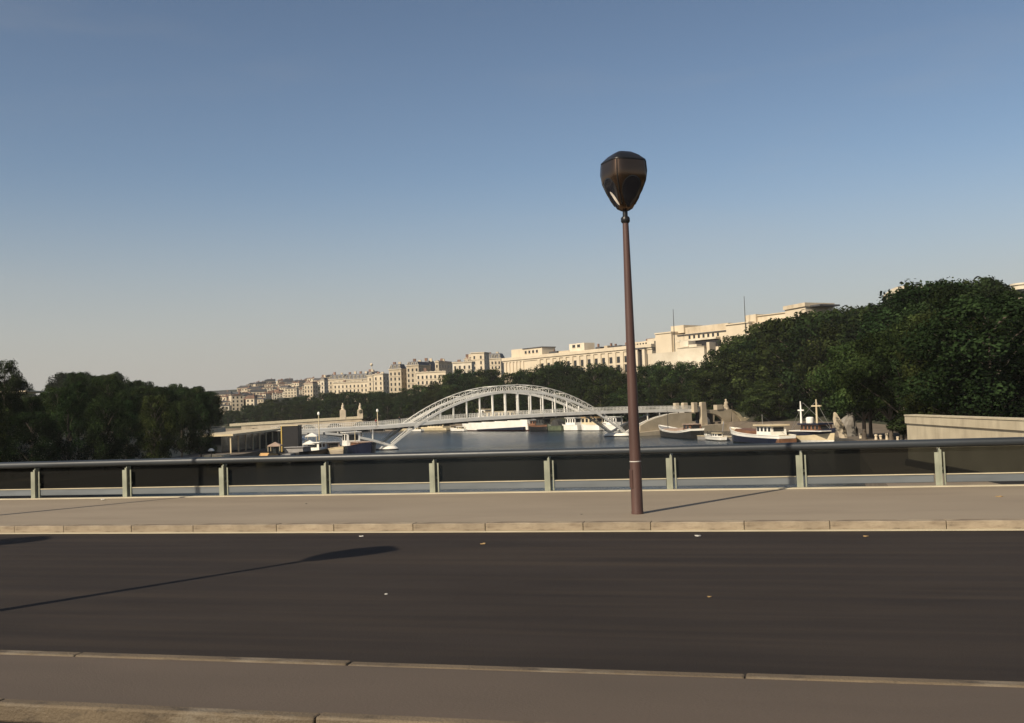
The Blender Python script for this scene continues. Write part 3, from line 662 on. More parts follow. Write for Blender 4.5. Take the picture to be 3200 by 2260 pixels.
# lamp posts on the quay / footbridge
def quay_lamp(loc, h, label):
    e = empty('quay_lamp', loc); tag(e, label, 'lamp post', 'slender lamp posts by the river')
    MB().lathe([(.0, 0), (.17, 0), (.13, .4), (.10, h * .5), (.085, h), (0, h)], 10).build('pole', cream_p, e, smooth=True)
    MB().lathe([(0, h), (.2, h + .05), (.3, h + .35), (.24, h + .6), (.08, h + .75), (0, h + .78)], 12).build('globe', white_p, e, smooth=True); return e
p = A3 + UB * -20.5 + perp * 1; quay_lamp(tuple(pt(998, 1376, 222)), 5.4, 'slender cream lamp post standing before the footbridge deck end')
p = A3 + UB * -.4 + perp * (WB - .4); quay_lamp((p[0], p[1], WZ + zdk(-.4)), 3.4, 'slender pale lamp post on the footbridge deck over the pier')

# ------------------------------------------------------------------ far stone bridge with statue pedestals
e1 = pt(1168, 1303, 560); e0 = pt(760, 1328, 552)
v = e1 - e0; L_ = float(np.hypot(v[0], v[1])); ang = math.atan2(v[1], v[0])
ob = empty('stone_bridge', (e0[0], e0[1], WZ), ang); tag(ob, 'old stone road bridge with low arches and statue pedestals beyond the footbridge', 'bridge')
hz0, hz1 = e0[2] - WZ, e1[2] - WZ
tz = lambda t: hz0 + (hz1 - hz0) * t
n = 5; m = MB()
for i in range(n):
    a0, a1 = L_ * i / n, L_ * (i + 1) / n; pw = 2.2
    seg = 10
    xs_ = [a0 + pw + (a1 - a0 - 2 * pw) * k / seg for k in range(seg + 1)]
    zs_ = [.6 + (tz((a0 + a1) / 2 / L_) - 2.6) * math.sin(math.pi * k / seg) ** .6 for k in range(seg + 1)]
    for k in range(seg): m.prism([(xs_[k], zs_[k]), (xs_[k + 1], zs_[k + 1]), (xs_[k + 1], tz(xs_[k + 1] / L_)), (xs_[k], tz(xs_[k] / L_))], -7, 7)
    m.prism([(a0, -1), (a0 + pw, -1), (a0 + pw, tz((a0 + pw) / L_)), (a0, tz(a0 / L_))], -7, 7); m.prism([(a1 - pw, -1), (a1, -1), (a1, tz(a1 / L_)), (a1 - pw, tz((a1 - pw) / L_))], -7, 7)
m.build('arcade', stone2, ob)
m = MB()
for y in (-7.4, 7.0): m.prism([(-6, tz(0) - .5), (L_ + 4, tz(1) - .5), (L_ + 4, tz(1) + .9), (-6, tz(0) + .9)], y, y + .4)
m.build('parapet', edge_m, ob)
for i, (px_, yy) in enumerate(((1072, 1305), (1126, 1303))):
    q = pt(px_, yy, 520 if i == 0 else 545)
    pe_ = empty('statue_pedestal', (q[0], q[1], q[2] - .4), ang)
    tag(pe_, ('pale stone pedestal carrying an equestrian statue, the squatter one' if i == 0 else 'pale stone pedestal carrying an equestrian statue beside the bridge end pavilion'), 'statue', 'statue pedestals on the stone bridge')
    MB().prism([(-1.5, -.6), (-1.5, 3.8), (-1.1, 4.4), (1.1, 4.4), (1.5, 3.8), (1.5, -.6)], -1.4, 1.4).build('pedestal', stone2, pe_, bevel=.1)
    s2 = statue(pe_, 1.15, stone); s2.location = (0, 0, 4.38)
q = pt(1150, 1312, 555); pv = empty('bridge_pavilion', (q[0], q[1], WZ), ang); tag(pv, 'small pale stone pavilion closing the far end of the old bridge', 'pavilion')
MB().box(-3, 4, -6, 6, 0, q[2] - WZ + 1.0).build('wall', stone2, pv); MB().box(-3.4, 4.4, -6.4, 6.4, q[2] - WZ + 1.0, q[2] - WZ + 1.6).build('cornice', stone, pv)

# ------------------------------------------------------------------ retaining wall at the near right
rw = empty('retaining_wall', (0, 0, 0)); tag(rw, 'long sunlit beige retaining wall with projecting parapet band above the lower quay', 'wall')
WP = [(10.9, 103.5), (11.28, 101), (15.61, 76.7), (19.5, 54), (24, 27)]
def wall_loft(offs, name, m, zs):
    b = MB(); rings = []
    for i, p in enumerate(WP):
        q0, q1 = np.array(WP[max(i - 1, 0)]), np.array(WP[min(i + 1, len(WP) - 1)]); t = (q1 - q0) / np.linalg.norm(q1 - q0); nn = np.array([t[1], -t[0]])   # towards the river
        if nn[0] > 0: nn = -nn
        rings.append([(p[0] + nn[0] * o, p[1] + nn[1] * o, z) for o, z in zip(offs, zs)])
    return b.loft(rings).build(name, m, rw)
wall_loft((0, .0, -.7, -.7), 'wall_face', concrete, (-4.7, -.58, -.58, -4.7))
wall_loft((.16, .16, -.8, -.8), 'parapet', concrete, (-.575, .12, .12, -.575))
wall_loft((.22, .22, -.86, -.86), 'coping', edge_m, (.122, .24, .24, .122))
wall_loft((.35, .30, 0.003, 0.003), 'wall_foot', hoard_m, (-4.6, -3.95, -3.95, -4.6))

# ------------------------------------------------------------------ palace wings and buildings on the hill
def colhit(px, P0, d):
    r = ray(px, 1150)[:2]; M = np.array([[r[0], -d[0]], [r[1], -d[1]]]); t = np.linalg.solve(M, P0); return float(t[1])
class Wing:
    """a building standing along a facade line; px / py give where its features are seen"""
    def __init__(s, name, label, cat, pxl, dl, pxr, dr=None, ang=None, group=None):
        s.P0 = pt(pxl, 1150, dl)[:2]
        if ang is None: v = pt(pxr, 1150, dr)[:2] - s.P0; ang = math.atan2(v[1], v[0])
        s.d = np.array([math.cos(ang), math.sin(ang)]); s.n = np.array([-s.d[1], s.d[0]])
        s.L = colhit(pxr, s.P0, s.d); mid = s.P0 + s.d * s.L / 2
        s.zb = min(zter(*s.P0), zter(*(s.P0 + s.d * s.L)), zter(*(mid + s.n * 10))) - .5
        s.e = empty(name, (s.P0[0], s.P0[1], s.zb), ang); tag(s.e, label, cat, group)
    def x(s, px): return colhit(px, s.P0, s.d)
    def z(s, px, py):
        q = s.P0 + s.d * s.x(px); dep = (np.array([q[0], q[1], 2.27]) - EYE) @ FW
        return 2.27 + (hor(px) - py) / 3200 * dep - s.zb
    def depth(s, pxc, px): return colhit(px, s.P0 + s.d * s.x(pxc), s.n)
    def box(s, name, m, px0, px1, ytop, ybot=None, y0=0, y1=14, dz=0, parent=None, bevel=0):
        zt = s.z((px0 + px1) / 2, ytop); zb = 0 if ybot is None else s.z((px0 + px1) / 2, ybot)
        return MB().box(s.x(px0), s.x(px1), y0, y1, zb, zt + dz).build(name, m, parent or s.e, bevel=bevel)
    def windows(s, px0, px1, y0, y1, n, fill=.45, yf=-.06, m=None, parent=None):
        x0, x1 = s.x(px0), s.x(px1); za = s.z((px0 + px1) / 2, y0); zb = s.z((px0 + px1) / 2, y1); w = (x1 - x0) / n
        pro = None
        for i in range(n):
            if pro is None:
                pro = MB().box(0, w * fill, 0, .3, 0, za - zb).build('window', m or glassdark, parent or s.e); o = pro
                fr = MB().box(-.15, w * fill + .15, -.12, .12, -.25, -.003).build('sill', stone, pro)
            else: o = copy_tree(pro, parent or s.e)
            o.location = (x0 + w * (i + .5 - fill / 2), yf, zb)

# A: long palace with pilasters
a = Wing('palace_wing', 'long cream stone palace with a row of pilasters and flat cornice above the trees', 'palace', 1575, 560, 2040, 470)
zt = a.z(1575, 1120); LA = a.L
MB().box(0, LA, 0, 20, 0, zt - 1.7).build('wall', stone, a.e)
MB().box(-.9, LA + .4, -1.0, 20.6, zt - 1.7, zt).build('cornice', stone, a.e, bevel=.15)
MB().box(-.4, LA + .2, -.45, 20.3, zt - 2.5, zt - 1.703).build('frieze', stone, a.e)
xs0 = a.x(1682)
for i in range(6): MB().box(1.2 + i * 3.05, 2.7 + i * 3.05, -.55, .1, 0, zt - 2.503).build('pilaster', stone, a.e)
nw = 16; wv = (LA - xs0) / nw
pil = wi = wi2 = None
for i in range(nw):
    xx = xs0 + i * wv
    if pil is None:
        pil = MB().box(0, wv * .42, -.6, .1, 0, zt - 2.503).build('pilaster', stone, a.e)
        wi = MB().box(0, wv * .44, -.05, .3, zt - 7.6, zt - 4.6).build('window', glassdark, a.e)
        wi2 = MB().box(0, wv * .44, -.05, .3, zt - 12.2, zt - 8.6).build('window', glassdark, a.e)
        pil.location.x = xx; wi.location.x = xx + wv * .48; wi2.location.x = xx + wv * .48
    else:
        inst(pil, parent=a.e, loc=(xx, 0, 0)); inst(wi, parent=a.e, loc=(xx + wv * .48, 0, 0)); inst(wi2, parent=a.e, loc=(xx + wv * .48, 0, 0))
MB().box(xs0, LA, -.35, .05, zt - 8.5, zt - 7.75).build('string_course', stone, a.e)
at_ = a.box('attic', stone, 1586, 1682, 1088, 1116, 3, 12); a.windows(1625, 1672, 1095, 1104, 4, .5, 2.94, parent=a.e)
a.box('attic_roof', slate, 1622, 1683, 1086, 1088.5, 2.6, 12.4)
t_ = a.box('roof_house', plaster, 1758, 1805, 1073, 1106, 5, 12); a.windows(1765, 1795, 1077, 1086, 2, .6, 4.93)
for p0, p1, y in ((1690, 1715, 1098), (1720, 1752, 1096), (1835, 1850, 1084), (1862, 1872, 1080), (1880, 1910, 1080), (1918, 1945, 1078)):
    a.box('roof_house', (plaster, slate, stone2)[(p0 // 7) % 3], p0, p1, y, 1112 - (p0 - 1690) * .05, 6, 10)
for px_, y in ((1838, 1074), (1878, 1072), (1892, 1074), (1925, 1070), (1700, 1092)):
    MB().box(a.x(px_) - .4, a.x(px_) + .4, 7, 7.8, zt - .2, a.z(px_, y)).build('chimney', tile, a.e)
# A2: ornate stepped block joining the palace
b = Wing('stepped_block', 'pale weathered stone block stepping up between palace and museum terrace', 'building', 1915, 520, 2075, 480)
b.box('wall', stone, 1915, 1990, 1076, None, 6, 16); b.box('wall', stone, 1960, 2030, 1066, None, 5, 16); b.box('wall', plaster, 2005, 2066, 1056, None, 4, 16); b.box('wall', stone, 2035, 2080, 1050, None, 3, 16)
b.windows(2030, 2062, 1082, 1092, 4, .45, 2.9); b.windows(2030, 2062, 1064, 1073, 4, .45, 2.9); b.windows(1965, 2000, 1072, 1078, 4, .5, 4.9); b.box('roof_house', tile, 1985, 2005, 1058, 1066, 7, 11); b.box('roof_house', plaster, 1930, 1950, 1070, 1077, 8, 12)
# terrace wall below
tw = Wing('terrace_wall', 'broad white terrace wall with dark recess below the museum', 'wall', 1985, 425, 2206, 398)
tw.box('wall', plaster, 1985, 2120, 1104, None, 0, 6); tw.box('wall', plaster, 2120, 2204, 1086, None, -.2, 6); tw.box('coping', stone, 2118, 2206, 1084.5, 1086, -.5, 6.3)
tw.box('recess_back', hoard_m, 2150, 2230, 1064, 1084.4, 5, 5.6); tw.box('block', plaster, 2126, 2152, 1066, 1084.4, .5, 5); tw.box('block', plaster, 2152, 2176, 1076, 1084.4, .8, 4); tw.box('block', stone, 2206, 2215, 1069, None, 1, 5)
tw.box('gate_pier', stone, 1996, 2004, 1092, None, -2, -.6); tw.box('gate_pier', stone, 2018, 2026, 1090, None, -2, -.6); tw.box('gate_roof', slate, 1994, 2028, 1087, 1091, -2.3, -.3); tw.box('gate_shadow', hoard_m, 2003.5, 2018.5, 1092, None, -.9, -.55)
# B museum
m1 = Wing('museum_block', 'cream flat-roofed museum block with window strip beside the first flagpole', 'museum', 2055, 458, 2282, 425)
m1.box('wall', stone, 2058, 2282, 1041, None, 0, 22); m1.box('end_block', stone, 2058, 2108, 1041, None, -1.2, 10, 0); m1.box('cornice', stone, 2057, 2109, 1038.5, 1042.5, -1.6, 10.4)
m1.box('upper_block', stone, 2087, 2127, 1017, 1041, 3, 16); m1.box('upper_wall', stone2, 2126, 2262, 1015.5, 1041, 4, 18); m1.box('upper_block', stone2, 2261, 2281, 1011, 1041, 3, 16)
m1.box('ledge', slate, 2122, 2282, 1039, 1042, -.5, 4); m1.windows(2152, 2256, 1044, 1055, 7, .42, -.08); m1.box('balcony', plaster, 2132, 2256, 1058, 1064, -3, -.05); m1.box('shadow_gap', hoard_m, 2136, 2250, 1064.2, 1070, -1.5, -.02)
# C museum
m2 = Wing('museum_block', 'cream museum block with rounded upper storey beside the second flagpole', 'museum', 2278, 418, 2460, 392)
m2.box('wall', stone, 2280, 2353, 1011, None, -1, 18); m2.box('cornice', stone, 2279, 2354, 1008.5, 1012.5, -1.5, 18.4)
x0, x1 = m2.x(2309), m2.x(2358); za, zb = m2.z(2333, 984), m2.z(2333, 1010); rr = 5
MB().loft([[(x0 + rr * (1 - math.cos(t)), 2 + rr * (1 - math.sin(t)), z) for t in [i * math.pi / 2 / 8 for i in range(9)]] + [(x1, 2, z), (x1, 14, z), (x0, 14, z)] for z in (zb, za)]).build('rounded_block', stone, m2.e)
m2.box('upper_wall', stone, 2357, 2452, 981, 1006, 3, 16); m2.box('upper_cornice', stone2, 2357, 2453, 979, 982, 2.5, 16.3); m2.box('ledge', stone2, 2352, 2450, 1003, 1008, .5, 3); m2.box('lower_wall', stone2, 2353, 2452, 1008.2, None, 1.2, 15); m2.windows(2358, 2440, 1012, 1022, 6, .5, 1.12)
# D, E, F
m3 = Wing('museum_block', 'pale end block of the museum with slanting top rising from the trees', 'museum', 2462, 378, 2580, 362)
xa, xb = m3.x(2462), m3.x(2526); z0_, z1_ = m3.z(2462, 961), m3.z(2526, 949)
MB().prism([(xa, 0), (xb, 0), (xb, z1_), (xa, z0_)], 0, 14).build('wall', stone, m3.e); MB().prism([(xa - .4, z0_ - .9), (xb + .4, z1_ - .9), (xb + .4, z1_ + .5), (xa - .4, z0_ + .5)], -.6, 14.4).build('cornice', stone2, m3.e); m3.box('roof_terrace', slate, 2527, 2560, 951, 956, 2, 12)
m4 = Wing('round_roofed_hall', 'white hall with shallow curved roof showing between the tree tops', 'hall', 2770, 318, 2890, 304)
xa, xb = m4.x(2775), m4.x(2885); zc = m4.z(2830, 905); top = m4.z(2830, 893)
MB().box(xa, xb, 0, 12, 0, zc - 3).build('wall', plaster, m4.e)
MB().prism([(xa + (xb - xa) * i / 10, zc - 3 + (top - zc + 3) * math.sin(math.pi * (.12 + .76 * i / 10)) ** .7) for i in range(11)] + [(xb, zc - 3.2), (xa, zc - 3.2)], -.4, 12.4).build('curved_roof', plaster, m4.e); m4.windows(2790, 2870, 915, 928, 7, .5)
m5 = Wing('corner_villa', 'white villa with balcony and round bay at the edge of the wood', 'villa', 3160, 235, 3330, 225)
xa = m5.x(3172); zt = m5.z(3190, 892)
MB().box(xa, xa + 9, 1, 9, 0, zt).build('wall', plaster, m5.e); MB().lathe([(0, 0), (2.6, 0), (2.6, zt), (2.9, zt), (2.9, zt + .4), (0, zt + .5)], 20, (xa + 2.6, 1.0, 0)).build('round_bay', plaster, m5.e, smooth=True)
for k in range(3):
    MB().lathe([(2.4, zt - 1.6 - k * 3.3 - 1.3), (2.66, zt - 1.6 - k * 3.3 - 1.3), (2.66, zt - 1.6 - k * 3.3 + .6), (2.4, zt - 1.6 - k * 3.3 + .6)], 20, (xa + 2.6, 1.0, 0)).build('window_band', glassdark, m5.e, smooth=True)
    MB().lathe([(2.5, zt - 3.4 - k * 3.3), (3.3, zt - 3.4 - k * 3.3), (3.3, zt - 3.0 - k * 3.3), (2.5, zt - 3.0 - k * 3.3)], 20, (xa + 2.6, 1.0, 0)).build('balcony', plaster, m5.e, smooth=True)
# flagpoles
for px0, y0, px1, y1, d, lab in ((2100, 969, 2108, 1072, 440, 'thin dark flagpole rising before the flat-roofed museum block'), (2325, 928, 2331, 1050, 408, 'thin dark flagpole rising before the rounded museum block')):
    p1, p0 = pt(px0, y0, d), pt(px1, y1, d); e = empty('flagpole', (p0[0], p0[1], p0[2] - 6)); tag(e, lab, 'flagpole', 'flagpoles by the museum')
    H = p1[2] - p0[2] + 6
    MB().lathe([(0, 0), (.3, 0), (.22, .5), (.17, H * .5), (.1, H), (0, H)], 8).build('mast', steel_d, e, smooth=True); MB().lathe([(0, H), (.2, H + .15), (0, H + .35)], 8).build('finial', cap_m, e, smooth=True)

# apartment houses on the slope (facing squarely, their right flanks in shade)
def apartment(label, pxl, pxc, pxr, ytop, d, floors, cols, wall=stone2, roof=slate, mansard=3.0, name='apartment_house', rot=R(-3), chim=2):
    w = Wing(name, label, 'apartment house', pxl, d, pxc, ang=rot)
    zt = w.z(pxl, ytop); L_ = w.L; D = min(max(w.depth(pxc, pxr), 5), 26); wt = zt - mansard
    MB().box(0, L_, 0, D, 0, wt).build('wall', wall, w.e)
    MB().box(-.4, L_ + .4, -.5, D + .4, wt, wt + .45).build('cornice', stone, w.e)
    if mansard > .5:
        r = MB(); i_ = mansard * .35
        r.add([(0, 0, wt + .45), (L_, 0, wt + .45), (L_, D, wt + .45), (0, D, wt + .45), (i_, i_, zt), (L_ - i_, i_, zt), (L_ - i_, D - i_, zt), (i_, D - i_, zt)], [(0, 1, 5, 4), (1, 2, 6, 5), (2, 3, 7, 6), (3, 0, 4, 7), (4, 5, 6, 7), (0, 3, 2, 1)])
        ro = r.build('roof', roof, w.e)
        for k in range(chim): xx = L_ * (k + .6) / (chim + .3); MB().box(xx - .9, xx + .9, D * .4, D * .4 + 1, zt - .5, zt + random.uniform(1, 2.2)).build('chimney', (tile, stone2)[k % 2], ro)
        dm = None
        for k in range(cols):
            xx = L_ * (k + .5) / cols
            if dm is None: dm = MB().box(-.6, .6, .15, 1.5, wt + .6, wt + .5 + mansard * .62).build('dormer', plaster, w.e); MB().box(-.35, .35, .09, .2, wt + .9, wt + .35 + mansard * .62).build('pane', glassdark, dm); o = dm
            else: o = copy_tree(dm, w.e)
            o.location = (xx, 0, 0)
    wp = sp = None; fh = 3.3
    for f_ in range(floors):
        zz = wt - 1.0 - fh * (f_ + 1) + .6
        if zz < 1: break
        if f_ % 2 == 0: MB().box(-.15, L_ + .15, -.3, 0, zz - .55, zz - .3).build('string_course', stone, w.e)
        for k in range(cols):
            if wp is None: wp = MB().box(-.55, .55, -.06, .25, 0, 1.9).build('window', glassdark, w.e); MB().box(-.75, .75, -.2, 0, -.25, -.003).build('sill', stone, wp); o = wp
            else: o = copy_tree(wp, w.e)
            o.location = (L_ * (k + .5) / cols, 0, zz)
        for k in range(max(2, int(D / 4.5))):
            nD = max(2, int(D / 4.5))
            if sp is None: sp = MB().box(-.25, .06, -.5, .5, 0, 1.9).build('window', glassdark, w.e); o = sp
            else: o = inst(sp, parent=w.e)
            o.location = (L_, D * (k + .5) / nD, zz)
    return w
apartment('narrow pale apartment tower with rounded attic and shaded flank', 1215, 1253, 1271, 1139, 650, 7, 3, mansard=3.5)
apartment('tall pale apartment house with dark slate upper storeys', 1270, 1308, 1345, 1131, 640, 7, 3, mansard=2.6)
apartment('apartment house with big dark slate roof behind the pale tower', 1312, 1346, 1372, 1128, 665, 4, 3, mansard=7.5)
apartment('apartment house with grey shaded gable and a lit corner strip', 1360, 1371, 1414, 1127, 655, 6, 1, mansard=1.0, roof=tile)
apartment('low sunlit apartment house at the foot of the slate-roofed group', 1300, 1392, 1402, 1163, 618, 5, 7, mansard=.6, wall=stone)
apartment('white low house with open loggia above the wooded slope', 1415, 1474, 1482, 1132, 600, 2, 4, wall=plaster, mansard=.6)
apartment('pale square apartment tower standing above the loggia house', 1473, 1514, 1530, 1102, 640, 5, 2, wall=stone, mansard=.5)
apartment('small pale house beside the square tower', 1452, 1472, 1480, 1117, 660, 3, 2, mansard=1.5, roof=tile)
apartment('distant pale house row with dark roof left of the palace', 1512, 1566, 1580, 1106, 720, 3, 5, mansard=4)
apartment('plain pale apartment house with shaded flank beside the rounded tower', 1166, 1196, 1214, 1168, 700, 5, 2, wall=stone, mansard=.8)
apartment('broad apartment house with red chimney block and slate roof', 1075, 1148, 1165, 1170, 800, 5, 6, mansard=4.5, chim=4)
apartment('apartment house with tall corner pier and slate roof on the far slope', 1026, 1078, 1090, 1172, 820, 5, 4, mansard=4)
apartment('long low sunlit terrace house in front of the far apartment houses', 1040, 1160, 1168, 1196, 760, 2, 10, wall=stone, mansard=.6)
w = apartment('slim shaded turret house with ball finial', 1147, 1164, 1170, 1162, 740, 4, 1, mansard=3)
MB().lathe([(0, 0), (.35, 0), (.2, 2), (.15, 4.2), (.9, 4.8), (1.1, 5.6), (.6, 6.4), (0, 6.6)], 12, (w.L / 2, 3, w.z(1155, 1163))).build('finial', stone, w.e, smooth=True)
apartment('ochre apartment house with shaded flank at the edge of the far hill', 949, 976, 992, 1194, 860, 4, 3, mansard=2, roof=tile)
apartment('narrow pale house with round dormer on the far hill edge', 1000, 1012, 1024, 1180, 850, 4, 1, wall=plaster, mansard=2.5)
# gap building behind the shaded bank
g_ = Wing('domed_building', 'ochre building with small dark dome glimpsed between the shaded trees', 'building', 75, 300, 165, 320)
g_.box('wall', stone2, 80, 160, 1225, None, 0, 12); g_.box('cornice', stone, 78, 162, 1222, 1226, -.5, 12.4); zt = g_.z(95, 1222)
MB().lathe([(0, 0), (2.2, 0), (2.2, 1), (1.9, 2.2), (1.2, 3.2), (.3, 3.8), (.15, 4.6), (0, 4.7)], 16, (g_.x(95), 4, zt)).build('dome', slate, g_.e, smooth=True); g_.windows(90, 155, 1235, 1255, 5, .4); g_.windows(90, 155, 1262, 1282, 5, .4)

# small houses covering the far hill
def make_house(wl, D, H, rf, wall, roof):
    e = empty('hill_house'); MB().box(-wl / 2, wl / 2, 0, D, -4, H).build('wall', wall, e)
    MB().prism([(-wl / 2 - .4, H), (wl / 2 + .4, H), (wl / 2 - (.0 if rf > 2 else 1), H + rf), (-wl / 2 + (wl * .3), H + rf)] if rf > 2 else [(-wl / 2 - .4, H), (wl / 2 + .4, H), (0, H + rf)], -.4, D + .4).build('roof', roof, e)
    n = max(2, int(wl / 3.2))
    for f_ in range(int(H / 3.1)):
        for k in range(n): MB().box(-wl / 2 + wl * (k + .3) / n, -wl / 2 + wl * (k + .7) / n, -.05, .2, H - 2.7 - f_ * 3.1, H - 1 - f_ * 3.1).build('window', glassdark, e)
    MB().box(wl * .2, wl * .2 + 1.1, D * .4, D * .4 + 1, H + .2, H + rf + 1.4).build('chimney', tile, e); return e
HP = [make_house(9, 9, 6.5, 3.2, plaster, tile), make_house(13, 10, 9.5, 1.6, stone2, slate), make_house(7, 8, 10, 2.6, stone, tile), make_house(11, 9, 7, 1.2, plaster, slate), make_house(16, 11, 12.5, 2.8, stone2, slate), make_house(10, 9, 13, 1.0, stone, tile)]
SKY_ = [(690, 1262), (720, 1248), (760, 1222), (800, 1206), (870, 1196), (930, 1180), (1010, 1170), (1180, 1178)]
LOW_ = [(690, 1295), (800, 1280), (860, 1245), (946, 1234), (1030, 1222), (1180, 1215)]
placed = []; hu = set(); tries = 0
while len(placed) < 230 and tries < 6000:
    tries += 1
    px_ = random.uniform(690, 1185); ylo = np.interp(px_, *zip(*SKY_)); yhi = np.interp(px_, *zip(*LOW_)); y = random.uniform(ylo + 12, yhi + 4)
    r = ray(px_, y); hit = None
    for d in range(760, 2000, 15):
        p = EYE + r * d
        if p[2] < zter(p[0], p[1]): hit = p; break
    if hit is None: continue
    if any((hit[0] - q[0]) ** 2 + (hit[1] - q[1]) ** 2 < 9.5 ** 2 for q in placed): continue
    placed.append(hit); k = random.randrange(6)
    o = HP[k] if k not in hu else copy_tree(HP[k]); hu.add(k)
    o.location = (hit[0], hit[1], zter(hit[0], hit[1])); o.rotation_euler = (0, 0, R(22) + random.uniform(-.5, .5)); s_ = random.uniform(.6, .95); o.scale = (s_, s_, s_)
    tag(o, 'small pale house among the many crowding the distant hill', 'house', 'small houses on the distant hill')
for k in range(6):
    if k not in hu:
        for c in list(HP[k].children): bpy.data.objects.remove(c)
        bpy.data.objects.remove(HP[k])
print('houses', len(placed))
ti2 = 0
for i in range(30):
    px_ = random.uniform(700, 1180); y = random.uniform(np.interp(px_, *zip(*SKY_)) + 18, np.interp(px_, *zip(*LOW_)))
    r = ray(px_, y)
    for d in range(760, 2000, 15):
        p = EYE + r * d
        if p[2] < zter(p[0], p[1]):
            put_tree(FAR, i, (p[0], p[1], zter(p[0], p[1]) - .2), random.uniform(6, 10), 1.2, 'small dark tree among the houses of the distant hill', 'trees among the distant houses'); break

# ------------------------------------------------------------------ boats
def boat(name, label, cat, stern, bow, B, zm, zbow, zst, mats, rows=(.25, .72), group=None, full=.62, deck_m=None):
    """hull with sheer; mats = boot, side, strake"""
    st_, bo = np.array(stern[:2]), np.array(bow[:2]); v = bo - st_; L_ = float(np.linalg.norm(v))
    e = empty(name, (st_[0], st_[1], WZ), math.atan2(v[1], v[0])); tag(e, label, cat, group)
    T = [0, .02, .07, .15, .3, .45, .6, .7, .8, .88, .94, .98, 1.0]
    def hb(t): return B / 2 * ((.72 + .28 * min(1, t / .15) ** .7) if t < .15 else (1 if t < full else max(.03, (1 - ((t - full) / (1 - full)) ** 2.2))))
    def zg(t): return zm + (zst - zm) * max(0, (1 - t / .4)) ** 2 + (zbow - zm) * max(0, (t - .35) / .65) ** 2
    levels = lambda t: [-.7, rows[0], rows[0] + (zg(t) - rows[0]) * rows[1], zg(t)]
    m = MB(); G = []
    for t in T:
        x = L_ * t; zz = levels(t); ring = []
        for i, z in enumerate(zz):
            k = (.55, .9, .98, 1.0)[i]; rake = (t ** 6) * L_ * .05 * (z / max(zbow, .1)); ring.append((x + rake, hb(t) * k, z))
        G.append(ring)
    n = len(T)
    for side in (1, -1):
        for r_ in range(3):
            vs = [(G[i][r_ + j][0], G[i][r_ + j][1] * side, G[i][r_ + j][2]) for i in range(n) for j in (0, 1)]
            m.add(vs, [(2 * i, 2 * i + 2, 2 * i + 3, 2 * i + 1) for i in range(n - 1)], r_)
    for r_ in range(3):
        m.add([(0, G[0][r_][1], G[0][r_][2]), (0, -G[0][r_][1], G[0][r_][2]), (0, -G[0][r_ + 1][1], G[0][r_ + 1][2]), (0, G[0][r_ + 1][1], G[0][r_ + 1][2])], [(0, 1, 2, 3)], r_)
    h = m.build('hull', list(mats), e)
    dk = MB(); vs = [(G[i][3][0], G[i][3][1] * s_ * .97, G[i][3][2] - .12) for i in range(n) for s_ in (1, -1)]
    dk.add(vs, [(2 * i, 2 * i + 2, 2 * i + 3, 2 * i + 1) for i in range(n - 1)]).build('deck', deck_m or grey_p, e)
    rl = MB()
    for side in (1, -1):
        rl.loft([[(G[i][3][0], side * (G[i][3][1] - .06), G[i][3][2] - .02), (G[i][3][0], side * (G[i][3][1] + .09), G[i][3][2] - .02), (G[i][3][0], side * (G[i][3][1] + .09), G[i][3][2] + .12), (G[i][3][0], side * (G[i][3][1] - .06), G[i][3][2] + .12)] for i in range(n)])
    rl.build('gunwale', mats[2], e)
    e['L'] = L_; return e, L_, zg
def cabin(e, x0, x1, w, z0, h, m, roof, nwin=4, roofh=.15, over=.25, taper=.06, name='cabin', wh=.45):
    t = taper * h
    c = MB().add([(x0, -w / 2, z0), (x1, -w / 2, z0), (x1, w / 2, z0), (x0, w / 2, z0), (x0 + t, -w / 2 + t, z0 + h), (x1 - t, -w / 2 + t, z0 + h), (x1 - t, w / 2 - t, z0 + h), (x0 + t, w / 2 - t, z0 + h)],
                 [(0, 3, 2, 1), (4, 5, 6, 7), (0, 1, 5, 4), (1, 2, 6, 5), (2, 3, 7, 6), (3, 0, 4, 7)]).build(name, m, e)
    MB().box(x0 - over, x1 + over, -w / 2 - over, w / 2 + over, z0 + h, z0 + h + roofh).build('roof', roof, c, bevel=.04)
    if nwin:
        ww = (x1 - x0) / nwin
        for s_ in (-1, 1):
            for k in range(nwin):
                y = s_ * (w / 2 - t * .6); MB().box(x0 + ww * (k + .22), x0 + ww * (k + .8), y - .05, y + .05, z0 + h * .42, z0 + h * (.42 + wh)).build('window', glassdark, c)
        for xx in (x0 + t * .6, x1 - t * .6): MB().box(xx - .05, xx + .05, -w * .33, w * .33, z0 + h * .42, z0 + h * (.42 + wh)).build('window', glassdark, c)
    return c
def mast(e, x, y, z0, h, r=.1, m=None, cross=None):
    o = MB().lathe([(0, z0), (r * 1.3, z0), (r, z0 + h * .6), (r * .6, z0 + h), (0, z0 + h)], 8, (x, y, 0)).build('mast', m or cream_p, e, smooth=True)
    for zz, wdt, ax in (cross or []):
        p, q = ((x - wdt, y, z0 + zz), (x + wdt, y, z0 + zz)) if ax == 'x' else ((x, y - wdt, z0 + zz), (x, y + wdt, z0 + zz))
        MB().bar(p, q, r * 1.4).build('crossbar', m or cream_p, o)
    return o
def bankpt(px, off, left=False):
    P, Nn = (BLf, NLf) if left else (BRf, NRf); best = None
    for p, n in zip(P, Nn):
        q = p - n * off
        if q[1] < 60: continue
        x = proj((q[0], q[1], WZ))[0]
        if best is None or abs(x - px) < best[0]: best = (abs(x - px), q)
    return best[1]
